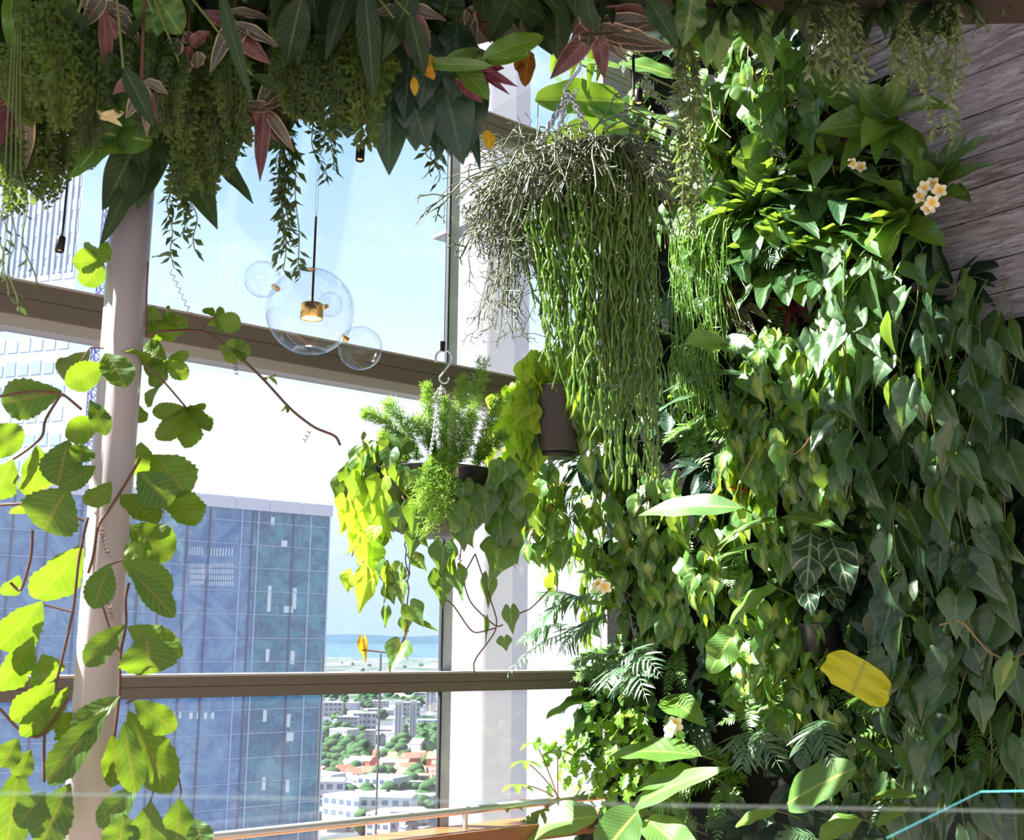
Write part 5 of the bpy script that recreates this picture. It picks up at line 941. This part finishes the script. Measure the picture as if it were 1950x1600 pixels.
# ------------------------------------------------------------------ twiggy hanging cactus (chains, pot, twigs, long fleshy stems)
YR = 3.95; rc = P(1108, 330, YR); rm = mpp(rc); rr = 118 * rm
rk = Plant('hanging_pot', 'dark hanging pot on steel chains, almost hidden by grey-green twigs', 'hanging planter', rc, wall=False)
mb = MB(); mb.lathe(rc, [(0, -120 * rm), (70 * rm, -118 * rm), (100 * rm, -60 * rm), (116 * rm, 10 * rm), (118 * rm, 14 * rm), (112 * rm, 14 * rm), (106 * rm, 0), (0, 4 * rm)], 36); rk.part('pot', mb, M['pot'])
hk2 = P(1084, 146, YR); hook(rk, hk2, 0.075, V3(hk2[0], hk2[1], 5.3), 0.0014); ap2 = P(1083, 175, YR)
for (x, y, Y) in ((1022, 285, YR - .06), (1056, 288, YR + .12), (1138, 285, YR - .08)): chain(rk, ap2, P(x, y, Y), 0.030, 0.0050)
tw = Plant('mistletoe_cactus', 'grey-green twiggy mistletoe cactus crowning the chain-hung pot and drooping on its window side', 'hanging cactus', rc + UP * 0.03, wall=False)
def twig(mb, p, d, n, L, r, dep=0, grav=0.35):
    for i in range(n):
        q = p + d * L * R(0.7, 1.2); mb.tube(np.array([p, q]), [r, r * 0.9], 4, caps=False); p = q
        d = nrm(d + DN * grav * R(0.5, 1.3) + rv(0.20))
        if dep < 3 and rnd.random() < 0.42: twig(mb, p, nrm(d + rv(0.55)), max(1, n - i - rnd.randint(1, 3)), L * 0.92, r * 0.9, dep + 1, grav)
    for k_ in range(rnd.randint(1, 3)): mb.tube(np.array([p, p + nrm(d + rv(0.5)) * L * R(0.5, 0.9)]), [r * .8, r * 0.6], 4)
for g in range(10):
    mb = MB()
    for i in range(19):
        an = (g + rnd.random()) / 10 * 6.283; rad = rr * R(0.1, 0.98); p = rc + V3(math.cos(an) * rad, math.sin(an) * rad, R(0, 0.03))
        left = -math.cos(an); d = nrm(V3(math.cos(an), math.sin(an), R(-0.1, 0.4)))
        n = rnd.randint(3, 6) if left < 0.15 else rnd.randint(5, 10)
        if math.sin(an) > 0.5: n = min(n, 5)
        if math.sin(an) < -0.2 and math.cos(an) < 0.6: n = rnd.randint(5, 8)
        twig(mb, p, d, n, R(0.036, 0.060), R(0.0022, 0.0038), 0 if left > -0.2 else 1, 0.30)
    tw.part('twig_bundle', mb, M['rhip'])
mb = MB()
for i in range(60):
    an = R(2.2, 5.2); p = rc + V3(math.cos(an) * rr * R(.85, 1.0), math.sin(an) * rr, 0.01); q = P(R(910, 1040), R(430, 650), YR + R(-.15, .1))
    q2 = p + V3(math.cos(an), math.sin(an), 0) * 0.09; pts = bez(p, q2, q, 14); pts[1:-1] += np.array([rv(0.006) for _ in range(12)]); mb.tube(pts, 0.0017, 4)
    for k_ in range(9):
        w0 = pts[rnd.randint(4, 13)]; d = nrm(DN * R(0.2, 1) + rv(0.7)); twig(mb, w0, d, rnd.randint(1, 3), 0.03, 0.0014, 2, 0.2)
tw.part('hanging_twigs', mb, M['rhip'])
mb = MB()
for (pp) in ([(925, 415), (912, 350), (930, 340), (945, 342)], [(960, 420), (940, 440), (915, 455)], [(1000, 260), (1012, 230), (1000, 215)], [(1020, 300), (1025, 200), (1028, 195)], [(980, 310), (995, 240), (985, 222)]):
    mb.tube([P(x, y, YR) for x, y in pp], 0.0018, 5)
tw.part('stray_twig', mb, M['rhip'])
lg = Plant('chain_cactus', 'long fleshy green chain-like cactus stems hanging in a curtain from the twiggy pot', 'hanging cactus', rc + V3(0.1, 0, 0.01), wall=False)
bot = lambda x: 660 + 280 * math.sin(max(0, min(1, (x - 1020) / 240)) * math.pi * 0.62) ** 1.5
for g in range(12):
    mb = MB()
    for i in range(15):
        q = (g + rnd.random()) / 12; x1 = 1036 + 222 * q + rnd.gauss(0, 6); an = -1.57 + (q - 0.42) * 2.6 + rnd.gauss(0, 0.25); rq = rr * R(0.6, 0.98)
        p = rc + V3(math.cos(an) * rq, math.sin(an) * rq, -0.03 - 0.36 * max(0, 0.56 - q)); yb = bot(x1) * R(0.72, 1.03) if rnd.random() < .75 else R(500, 700)
        e = P(x1, min(935, yb), YR + math.sin(an) * rr * R(0.7, 1.25)); o_ = V3(math.cos(an), math.sin(an), 0)
        q1 = p + o_ * 0.055 + DN * 0.05; ln = np.linalg.norm(e - q1); ns = max(4, int(ln / 0.042)); jt = [p, p + o_ * 0.035 + UP * 0.012, q1] + [q1 + (e - q1) * (k_ / ns) + V3(rnd.gauss(0, .007), rnd.gauss(0, .007), 0) for k_ in range(1, ns + 1)]
        pts, rad, r0 = [], [], R(0.0036, 0.0056)
        for k_ in range(len(jt) - 1):
            for f_, g_ in ((0.0, 0.45), (0.18, 0.9), (0.55, 1.0), (0.85, 0.85)): pts.append(jt[k_] + (jt[k_ + 1] - jt[k_]) * f_); rad.append(r0 * g_ * R(0.85, 1.1))
        pts = np.array(pts + [jt[-1]]); rad = np.array(rad + [0.001])
        mb.tube(pts, rad, 5, R(0, 1))
        if rnd.random() < 0.6:
            for k_ in range(2): b0 = pts[rnd.randint(12, len(pts) - 2)]; mb.tube([b0, b0 + nrm(DN + rv(0.35)) * R(0.04, 0.1)], [0.004, 0.003], 5, R(0.3, 1))
    lg.part('stem_bundle', mb, M['rhip_long'])

# ------------------------------------------------------------------ third pot with lime philodendron, behind the fleshy stems
YP = 4.75; pc = P(1062, 800, YP); pm = mpp(pc)
pk = Plant('hanging_pot', 'charcoal cylindrical pot behind the fleshy stems, near the window corner', 'hanging planter', pc, wall=False)
mb = MB(); mb.lathe(pc, [(0, -66 * pm), (36 * pm, -66 * pm), (38 * pm, -60 * pm), (44 * pm, 58 * pm), (46 * pm, 62 * pm), (41 * pm, 62 * pm), (40 * pm, 48 * pm), (0, 50 * pm)], 32); pk.part('pot', mb, M['potgrey'])
mb = MB(); mb.lathe(pc - UP * 66 * pm, [(0, -6 * pm), (34 * pm, -6 * pm), (37 * pm, 2 * pm), (0, 1 * pm)], 28); pk.part('saucer', mb, M['black'])
mb = MB(); mb.tube([pc + UP * 50 * pm, P(1095, 560, YP), V3(P(1095, 560, YP)[0], YP, 5.3)], 0.0012, 5); pk.part('cable', mb, M['steel'])
lm = Plant('lime_philodendron', 'glowing lime-yellow philodendron mounded over the charcoal pot', 'trailing plant', pc + UP * 0.1, wall=False)
for (x0, y0, x1, y1, dy) in ((1030, 735, 990, 900, 0), (1040, 735, 985, 870, -.02), (1035, 735, 960, 830, 0), (1035, 735, 985, 960, .02), (1060, 735, 945, 780, .05), (1070, 735, 1085, 690, 0), (1045, 735, 1000, 720, 0), (1060, 735, 1045, 680, .03), (1090, 735, 1135, 860, 0.02), (1078, 735, 1112, 815, -.06), (1095, 735, 1130, 900, -.03), (1040, 740, 965, 900, .05), (1030, 735, 940, 850, .06), (1035, 740, 975, 1000, 0), (1075, 735, 1100, 660, .02), (1050, 730, 1010, 690, 0), (1095, 735, 1140, 720, 0), (1090, 735, 1150, 780, 0.02)):
    a, b = P(x0, y0, YP + dy * .6), P(x1, y1, YP + dy * 1.4); spill(lm, a, (a + b) / 2 + UP * 0.09, b, 0.105, 0.046, 'brasil' if x1 > 1090 or rnd.random() < 0.2 else 'lime', stem='stem_tan', tint=(0, 1), face=nrm(CAMD(b) + UP * 0.7))
cascade('trailing_philodendron', 'yellow-green philodendron trailing down the window edge below the charcoal pot', P(1030, 950, 4.7), [(1030 + R(-40, 60), 900 + R(-30, 40), 1025 + R(-50, 60), 1060 + R(-40, 40), 0.42 + R(-.1, .08), 0.44 + R(-.1, .08)) for _ in range(9)], 'brasil', 0.1, 0.055, tint=(.4, 1), wall=True, stem='stem_tan')

# ------------------------------------------------------------------ outside: city far below
ZG = -105.0
def simple_obj(name, mb, mat, label, cat, group=None):
    o = mb.build(name, mat, smooth=False); tag(o, label, cat, group); return o
gm = NT('city_ground'); tcn = gm.n('ShaderNodeTexCoord'); vn = gm.n('ShaderNodeTexVoronoi', Scale=0.02); gm.l(tcn.outputs['Object'], vn.inputs['Vector']); nn = gm.n('ShaderNodeTexNoise', Scale=0.004, Detail=6.0); gm.l(tcn.outputs['Object'], nn.inputs['Vector'])
gb = gm.n('ShaderNodeBsdfDiffuse'); gm.l(gm.mix(gm.step(nn.outputs[0], .45, .6), gm.mix(gm.step(vn.outputs['Color'], .2, .8), (0.06, 0.07, 0.09), (0.15, 0.14, 0.15)), (0.025, 0.055, 0.03)), gb.inputs[0]); gm.l(gb.outputs[0], gm.out.inputs[0])
mb = MB(); mb.add([(-14000, 60, ZG), (14000, 60, ZG), (14000, 16000, ZG), (-14000, 16000, ZG)], [(0, 1, 2, 3)]); structure('ground', mb, gm.m)
hm = simple('wooded_hills', (0.045, 0.085, 0.13), 0.95, spec=0.0, noise=0.4, nscale=0.003)  # blue of the base colour stands in for distance haze
r3 = random.Random(11)
for i, (y, h) in enumerate(((9000, 95), (12500, 150))):
    mb = MB(); xs = np.linspace(-9000, 9000, 80); top = [h * (0.6 + 0.25 * math.sin(x * 0.0011 + i) + 0.15 * math.sin(x * 0.0037 + 2 * i)) for x in xs]; V = []
    for x, t_ in zip(xs, top): V += [(x, y - 900, ZG), (x, y, ZG + 105 + t_), (x, y + 900, ZG)]
    fc = []
    for j in range(79): a = j * 3; fc += [(a, a + 3, a + 4, a + 1), (a + 1, a + 4, a + 5, a + 2)]
    mb.add(V, fc); structure('hill.%03d' % i if i else 'hill', mb, hm)
# glass office tower across the street
TN = -78.0
def T_(px, py): return onplane(px, py, N, TN)
e1, e2 = T_(631, 962), T_(20, 980)
uR = T_(625, 1100) @ U; uL = uR - 60; zt = T_(631, 964)[2]; zb = T_(631, 985)[2]
tower = thing('office_tower', 'blue glass office tower with a pale parapet across the street', 'building', wu((uL + uR) / 2, TN, ZG)); tl = V3(*tower.location)
def tpart(nm, mb, mat, lab=None):
    o = mb.build(nm, mat, tower, tl, smooth=False)
    if lab: o['label'] = lab
    return o
fg = NT('blue_facade_glass'); tcn = fg.n('ShaderNodeTexCoord'); sp_ = fg.n('ShaderNodeSeparateXYZ'); fg.l(tcn.outputs['UV'], sp_.inputs[0])
nn = fg.n('ShaderNodeTexNoise', Scale=0.35, Detail=6.0, Roughness=0.7, Distortion=1.5); fg.l(tcn.outputs['UV'], nn.inputs['Vector'])
wv = fg.n('ShaderNodeTexNoise', Scale=1.6, Detail=3.0); mpn = fg.n('ShaderNodeMapping'); mpn.inputs['Scale'].default_value = (3.0, 0.25, 1); fg.l(tcn.outputs['UV'], mpn.inputs[0]); fg.l(mpn.outputs[0], wv.inputs['Vector'])
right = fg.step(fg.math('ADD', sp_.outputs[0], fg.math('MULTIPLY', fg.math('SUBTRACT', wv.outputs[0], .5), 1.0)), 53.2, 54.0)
c = fg.mix(fg.step(nn.outputs[0], .35, .7), fg.mix(right, (0.05, 0.16, 0.42), (0.014, 0.11, 0.26)), fg.mix(right, (0.19, 0.38, 0.62), (0.07, 0.32, 0.46)))  # blue and teal mottling painted in for reflected surroundings
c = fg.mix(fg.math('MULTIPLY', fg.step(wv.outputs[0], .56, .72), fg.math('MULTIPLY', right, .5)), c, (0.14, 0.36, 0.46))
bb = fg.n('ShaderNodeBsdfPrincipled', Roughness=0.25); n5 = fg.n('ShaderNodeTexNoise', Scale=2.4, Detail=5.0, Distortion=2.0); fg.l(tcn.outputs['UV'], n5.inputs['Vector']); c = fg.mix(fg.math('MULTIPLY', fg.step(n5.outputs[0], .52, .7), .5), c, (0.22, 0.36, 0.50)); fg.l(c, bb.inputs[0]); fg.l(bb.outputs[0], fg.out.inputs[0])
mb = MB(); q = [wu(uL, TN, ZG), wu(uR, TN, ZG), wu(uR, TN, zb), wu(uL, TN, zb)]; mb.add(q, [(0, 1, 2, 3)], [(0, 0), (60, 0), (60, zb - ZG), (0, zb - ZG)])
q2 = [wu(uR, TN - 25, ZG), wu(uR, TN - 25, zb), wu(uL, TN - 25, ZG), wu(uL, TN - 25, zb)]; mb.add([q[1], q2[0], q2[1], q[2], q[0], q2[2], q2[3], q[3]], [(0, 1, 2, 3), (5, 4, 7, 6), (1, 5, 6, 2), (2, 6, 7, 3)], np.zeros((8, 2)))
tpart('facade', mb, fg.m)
mpar = simple('pale_parapet', (0.62, 0.64, 0.78), 0.6); mmul = simple('dark_mullion', (0.06, 0.08, 0.22), 0.5); mlight = simple('light_mullion', (0.34, 0.46, 0.72), 0.5); mcol = simple('facade_white', (0.66, 0.78, 0.88), 0.6)
pw = 2.72
u_ = uR; i = 0
while u_ > uL:
    mb = MB(); slab(u_ - pw + 0.04, u_, TN - 0.2, TN + 0.35, zb, zt, mb); tpart('parapet_panel', mb, mpar); u_ -= pw
mp_ = T_(631, 1100); 
def U_at(px, py=1150): return T_(px, py) @ U
for px, lite in ((621, 1), (585, 1), (552, 0), (484, 1), (473, 0), (452, 1), (391, 0), (348, 0), (300, 0), (265, 0), (225, 0), (170, 0), (120, 0), (70, 0), (20, 0), (-30, 0)):
    uu = U_at(px) if px > 290 else U_at(300) - (300 - px) / 48 * 2.1; mb = MB(); slab(uu - 0.05, uu + 0.06, TN, TN + 0.09, ZG, zb, mb); tpart('mullion', mb, mlight if lite else mmul)
z0 = zb - 1.9; dz = T_(550, 1130)[2] - T_(550, 1173.5)[2]
for j in range(34):
    mb = MB(); zz = T_(550, 1000.5)[2] - dz * j; slab(uL, uR, TN, TN + 0.08, zz, zz + 0.055, mb); tpart('transom', mb, mlight)
for (px, y0, y1, w) in ((508, 1116, 1165, 9), (556, 1120, 1160, 9), (505, 1236, 1262, 8), (552, 1240, 1265, 9), (500, 1352, 1375, 8), (545, 1360, 1385, 8), (540, 1155, 1167, 18), (535, 1030, 1042, 12), (545, 1395, 1412, 14), (498, 1480, 1505, 8), (543, 1485, 1510, 8), (515, 985, 1000, 8)):
    a = T_(px, y1); b = T_(px + w, y0); mb = MB(); mb.box(wu(a @ U, TN + 0.005, a[2]), U * ((b - a) @ U), N * 0.03, UP * (b[2] - a[2])); tpart('white_panel', mb, mcol)  # small white panels set on the facade
for (x0, x1, y0, y1, nx, ny) in ((362, 390, 1072, 1116, 7, 4), (394, 446, 1072, 1118, 12, 4), (360, 388, 1040, 1062, 6, 1), (395, 446, 1042, 1064, 9, 1), (330, 350, 1355, 1372, 2, 1), (360, 415, 1355, 1373, 4, 1)):
    mb = MB()
    for i in range(nx):
        for j in range(ny):
            a = T_(x0 + (x1 - x0) * i / nx, y0 + (y1 - y0) * (j + .8) / ny); b = T_(x0 + (x1 - x0) * (i + .5) / nx, y0 + (y1 - y0) * (j + 0.1) / ny)
            mb.box(wu(a @ U, TN + 0.004, a[2]), U * ((b - a) @ U), N * 0.02, UP * (b[2] - a[2]))
    tpart('reflection_squares', mb, mcol)  # white squares stand in for another building's reflection
# pale tall tower on the left, with a crane in front of it
pt = V3(*P(60, 900, 210)); pt[2] = ZG
ptw = thing('tall_tower', 'very tall pale grey tower with banded windows beyond the left window', 'building', pt)
mpale = simple('pale_cladding', (0.33, 0.40, 0.56), 0.5); mpale2 = simple('pale_window_band', (0.27, 0.345, 0.52), 0.4); mwht = simple('white_window', (0.37, 0.43, 0.57), .5)
def Q(px, py, Y): return P(px, py, Y)
def ppart(nm, mb, mat): return mb.build(nm, mat, ptw, pt, smooth=False)
xl, xr = Q(-260, 700, 200)[0], Q(188, 700, 200)[0]
mb = MB(); mb.box(V3(xl, 200, ZG), V3(xr - xl, -14, 0), V3(-34, 40, 0), UP * (Q(0, -200, 200)[2] - ZG)); ppart('cladding', mb, mpale)
dirx = V3(xr - xl, -14, 0); Lx = np.linalg.norm(dirx); dx_ = dirx / Lx; nout = nrm(V3(-0.3, -1, 0))
for j in range(26):
    zz = Q(0, 960, 200)[2] + j * 4.1; mb = MB()
    for i in range(17):
        mb.box(V3(xl, 200, zz) + dx_ * (Lx * (i + 0.12) / 17) - V3(0, 0.04, 0), dx_ * (Lx / 17 * 0.76), V3(0, 0.04, 0), UP * (1.9 + 0.5 * ((i * 7 + j * 3) % 2))); 
    ppart('window_band', mb, mwht if j % 3 == 0 else mpale2)
for i in range(36):
    mb = MB(); mb.box(V3(xl, 200, Q(0, 560, 200)[2]) + dx_ * (Lx * i / 36) - V3(0, 0.12, 0), dx_ * 0.35, V3(0, 0.12, 0), UP * 75); ppart('fin', mb, mpale2)
cr_ = thing('tower_crane', 'purple-blue lattice crane mast rising before the pale tower', 'crane', V3(*P(172, 900, 120)) * V3(1, 1, 0) + UP * ZG); cl_ = V3(*cr_.location); mcr = simple('crane_paint', (0.14, 0.15, 0.42), 0.5)
xa, xb = P(163, 800, 120)[0], P(181, 800, 120)[0]; s = xb - xa
cx_ = [V3(xa, 120, 0), V3(xb, 120, 0), V3(xb, 120 + s, 0), V3(xa, 120 + s, 0)]; zt_, z0_ = P(180, 350, 120)[2], ZG
for p in cx_: mb = MB(); mb.tube([p + UP * z0_, p + UP * zt_], 0.09, 4); mb.build('mast_leg', mcr, cr_, cl_)
mb = MB(); zz = P(0, 1000, 120)[2]; i = 0
while zz < zt_ - s:
    for a, b in ((0, 1), (1, 2), (2, 3), (3, 0)):
        mb.tube([cx_[a] + UP * zz, cx_[b] + UP * (zz + s)], 0.05, 4); mb.tube([cx_[a] + UP * (zz + s), cx_[b] + UP * (zz + s)], 0.05, 4)
    zz += s
mb.build('mast_lattice', mcr, cr_, cl_)
# city: named landmarks by where they stand in the view, then the mass of houses and trees
mh = {k_: simple('city_' + k_, c, 0.8, noise=0.25, nscale=0.3) for k_, c in dict(white=(0.42, 0.43, 0.50), cream=(0.36, 0.30, 0.25), red=(0.42, 0.12, 0.08), brick=(0.28, 0.12, 0.09), grey=(0.16, 0.17, 0.21), slate=(0.07, 0.08, 0.14), glass=(0.06, 0.10, 0.20)).items()}
mtree = simple('tree_green', (0.045, 0.10, 0.04), 0.9, spec=0.0, noise=0.5, nscale=0.3)
def block(label, px, py, wpx, hpx, mat, name='apartment_block', dep=0.8, bands=0, vert=0, roof=None, group=None, cat='building'):
    b0 = ground(px, py, ZG); m = mpp(b0); w, h = wpx * m, hpx * m; t = thing(name, label, cat, b0, group); mb = MB(); d = w * dep
    mb.box(b0 - V3(w / 2, 0, 0), V3(w, -d * .15, 0), V3(d * .15, d, 0), UP * h); mb.build('walls', mh[mat], t, b0, smooth=False)
    for i in range(bands):
        mb = MB(); zz = h * (i + 0.35) / bands
        for j in range(6): mb.box(b0 + V3(-w / 2 + w * (j + .2) / 6, -0.15 - d * .15 * (j + .2) / 6, zz), V3(w / 6 * .62, -d * .02, 0), V3(0, .1, 0), UP * h / bands * .45)
        mb.build('window_band', mh['glass'], t, b0, smooth=False)
    for j in range(vert):
        mb = MB(); mb.box(b0 + V3(-w / 2 + w * (j + .4) / vert, -0.2 - d * .15 * (j + .4) / vert, h * .04), V3(w / vert * .25, 0, 0), V3(0, .15, 0), UP * h * .9); mb.build('window_strip', mh['glass'], t, b0, smooth=False)
    if roof:
        mb = MB(); q = [b0 + V3(-w / 2, -.5, h), b0 + V3(w / 2, -.5 - d * .15, h), b0 + V3(w / 2 + d * .15, d, h), b0 + V3(-w / 2 + d * .15, d, h)]; rg = h * 0.55
        c1, c2 = (q[0] + q[3]) / 2 + UP * rg, (q[1] + q[2]) / 2 + UP * rg; mb.add(q + [c1, c2], [(0, 1, 5, 4), (2, 3, 4, 5)]); mb.add(q + [c1, c2], [(1, 2, 5), (3, 0, 4)]); mb.build('roof', mh[roof], t, b0, smooth=False)
    return t
block('left of two slim white high-rise towers in the distant city', 757, 1412, 13, 75, 'white', 'high_rise', 1, 0, 2)
block('right of two slim white high-rise towers in the distant city', 784, 1414, 12, 78, 'white', 'high_rise', 1, 0, 2)
block('curved pale high-rise beside the mullion in the distant city', 818, 1356, 16, 60, 'white', 'high_rise', 1, 0, 2)
block('slim high-rise with banded balconies in the middle of the city view', 702, 1442, 18, 50, 'white', 'high_rise', 1, 7)
block('broad pale office slab on the far side of the park', 660, 1398, 40, 32, 'white', 'office_block', .4, 4)
block('tall cream slab beside the broad pale office slab', 697, 1392, 16, 26, 'cream', 'office_block', .6, 0, 1)
block('white apartment block with a grid of windows just above the handrail', 690, 1552, 74, 42, 'white', 'apartment_block', .5, 6)
block('red brick hall with a slate roof in the city view', 728, 1445, 34, 14, 'brick', 'brick_hall', .9, 0, 0, 'slate')
block('smaller red brick hall with a slate roof right of the larger one', 770, 1445, 18, 14, 'brick', 'brick_hall', .9, 0, 0, 'slate')
block('white stepped building right of the twin high-rises', 812, 1390, 34, 18, 'white', 'office_block', .7, 3)
block('tan tower near the mullion low in the city view', 806, 1512, 18, 34, 'cream', 'apartment_block', .8, 0, 2)
block('grey slab with white edges near the mullion low in the city view', 790, 1520, 26, 30, 'grey', 'office_block', .8, 0, 3)
r4 = random.Random(5)
def scatter(n, xr, yr, fn):
    for _ in range(n):
        y = yr[0] + (yr[1] - yr[0]) * r4.random() ** 0.8; fn(r4.uniform(*xr), y)
kinds = []
for nm, mat, roof, lab, grp, w, h, dp in (('terrace_house', 'red', 'red', 'small red-roofed terrace house in the city below', 'red-roofed terrace houses in the city', 9, 5, 9), ('city_house', 'white', 'grey', 'small white house in the city below', 'white houses in the city', 10, 6, 9), ('city_block', 'white', None, 'mid-size pale flat-roofed block in the city below', 'pale flat-roofed blocks in the city', 22, 13, 16), ('city_shed', 'grey', None, 'low grey flat-roofed building in the city below', 'low grey buildings in the city', 26, 6, 20)):
    kinds.append((nm, mat, roof, lab, grp, w, h, dp))
protos = {}
def put_house(kd, px, py):
    nm, mat, roof, lab, grp, w, h, dp = kinds[kd]; b0 = ground(px, py, ZG)
    if kd not in protos:
        t = thing(nm, lab, 'building', b0, grp); z0v = V3(0, 0, 0); mb = MB(); mb.box(V3(-w / 2, -dp / 2, 0), V3(w, 0, 0), V3(0, dp, 0), UP * h); a = mb.build('walls', mh[mat], None, z0v, smooth=False); a.parent = t
        if roof:
            mb = MB(); q = [V3(-w / 2 - .3, -dp / 2 - .3, h), V3(w / 2 + .3, -dp / 2 - .3, h), V3(w / 2 + .3, dp / 2 + .3, h), V3(-w / 2 - .3, dp / 2 + .3, h)]; c1, c2 = (q[0] + q[3]) / 2 + UP * 3, (q[1] + q[2]) / 2 + UP * 3
            mb.add(q + [c1, c2], [(0, 1, 5, 4), (2, 3, 4, 5)]); mb.add(q + [c1, c2], [(1, 2, 5), (3, 0, 4)]); a = mb.build('roof', mh[roof], None, z0v, smooth=False); a.parent = t
        else:
            mb = MB()
            for i in range(3):
                for j in range(5): mb.box(V3(-w / 2 + w * (j + .2) / 5, -dp / 2 - .1, h * (i + .3) / 3), V3(w / 5 * .6, 0, 0), V3(0, .08, 0), UP * h / 3 * .45)
            a = mb.build('window_band', mh['glass'], None, z0v, smooth=False); a.parent = t
        protos[kd] = t
    else:
        s_ = protos[kd]; t = s_.copy(); C.objects.link(t); t.location = b0
        for ch in list(s_.children): c_ = ch.copy(); C.objects.link(c_); c_.parent = t
    t.rotation_euler = (0, 0, r4.uniform(-0.7, 0.7)); sc_ = r4.uniform(0.8, 1.5); t.scale = (sc_, sc_, sc_ * r4.uniform(.8, 1.3))
scatter(60, (606, 836), (1440, 1508), lambda x, y: put_house(0, x, y)); scatter(40, (606, 836), (1335, 1600), lambda x, y: put_house(1, x, y)); scatter(14, (606, 836), (1322, 1430), lambda x, y: put_house(2, x, y)); scatter(8, (606, 836), (1515, 1600), lambda x, y: put_house(2, x, y)); scatter(10, (606, 836), (1515, 1600), lambda x, y: put_house(3, x, y))
tp = None
def put_tree(px, py):
    global tp
    b0 = ground(px, py, ZG)
    if tp is None:
        t = thing('city_tree', 'round green tree in the city below', 'tree', b0, 'trees in the city'); mb = MB()
        for i in range(9):
            c = V3(r4.gauss(0, 3), r4.gauss(0, 3), 6 + r4.gauss(0, 1.8)); mb.lathe(c, [(q0 * (1 + r4.uniform(-.15, .15)), q1) for q0, q1 in sphere_prof(3.6, .1, math.pi - .1, 7)], 9)
        a = mb.build('crown', mtree, None, V3(0, 0, 0)); a.parent = t; mb = MB(); mb.tube([V3(0, 0, 0), V3(0, 0, 5)], .5, 6); a = mb.build('trunk', mh['slate'], None, V3(0, 0, 0)); a.parent = t; tp = t
    else:
        t = tp.copy(); C.objects.link(t); t.location = b0
        for ch in list(tp.children): c_ = ch.copy(); C.objects.link(c_); c_.parent = t
    s_ = r4.uniform(0.6, 1.35); t.scale = (s_ * 1.3, s_ * 1.3, s_); t.rotation_euler = (0, 0, r4.uniform(0, 6))
for (xa, xb, ya, yb, n) in ((606, 830, 1320, 1350, 36), (610, 700, 1370, 1425, 34), (610, 690, 1430, 1470, 46), (780, 832, 1400, 1440, 16), (690, 830, 1470, 1560, 26), (640, 830, 1232, 1330, 30), (606, 836, 1350, 1600, 40)): scatter(n, (xa, xb), (ya, yb), put_tree)
# glass balustrade close to the camera and a second pane at the right
mb = MB(); a, b = P(-60, 1514, 1.15), P(2010, 1551, 1.25); d = b - a; a2 = a - UP * (a[2] - 0.001)
mb.box(a2, V3(d[0], d[1], 0), V3(0, 0.012, 0), UP * 0.6 + V3(0, 0, 0)); bal = thing('glass_balustrade', 'clear glass balustrade close to the viewer, its polished top edge crossing the whole picture', 'balustrade', a2)
mb = MB(); q = [a2, a2 + V3(d[0], d[1], d[2]), a2 + V3(d[0], d[1] + .010, d[2]), a2 + V3(0, .010, 0)]; h_ = UP * (a[2] - 0.001); mb.add(q + [p + h_ for p in q], [(0, 3, 2, 1), (4, 5, 6, 7), (0, 1, 5, 4), (1, 2, 6, 5), (2, 3, 7, 6), (3, 0, 4, 7)]); mb.build('glass_pane', M['balus'], bal, a2, smooth=False)
mb = MB(); q = [a, b, b + V3(0, .010, 0), a + V3(0, .010, 0)]; mb.add([p + UP * 0.0005 for p in q] + [p + UP * 0.003 for p in q], [(0, 3, 2, 1), (4, 5, 6, 7), (0, 1, 5, 4), (1, 2, 6, 5), (2, 3, 7, 6), (3, 0, 4, 7)]); mb.build('polished_edge', M['glassedge'], bal, a2, smooth=False)
gp = thing('glass_screen', 'second clear glass screen low at the right corner with a turquoise edge', 'glass screen', P(1880, 1540, 1.5))
mb = MB()
for s_ in ((1690, 1596, 1.5, 1868, 1508, 1.75), (1868, 1508, 1.75, 1990, 1506, 1.5)): mb.tube([P(*s_[:3]), P(*s_[3:])], 0.0008, 5)
mb.build('glass_edge', simple('turquoise_edge', (0.10, 0.45, 0.50), 0.2), gp, V3(*gp.location))
mb = MB(); c0, c1, c2 = P(1690, 1596, 1.5), P(1868, 1508, 1.75), P(1990, 1506, 1.5); lo = UP * (c0[2] - 0.002)
mb.add([c0, c1, c2, c0 - lo, c1 - lo, c2 - lo], [(3, 4, 1, 0), (4, 5, 2, 1)]); mb.build('glass_pane', M['balus'], gp, V3(*gp.location), smooth=False)

vm = NT('valley_haze'); vsn = vm.n('ShaderNodeVolumeScatter', Density=0.22e-4, Anisotropy=0.0); vsn.inputs[0].default_value = (0.22, 0.38, 0.64, 1); vm.l(vsn.outputs[0], vm.out.inputs[1])
mb = MB(); mb.box(V3(-7000, 320, ZG - 1), V3(14000, 0, 0), V3(0, 9000, 0), UP * 100); o = mb.build('haze', vm.m, smooth=False); o['kind'] = 'stuff'; tag(o, 'pale blue haze lying over the distant city', 'haze')
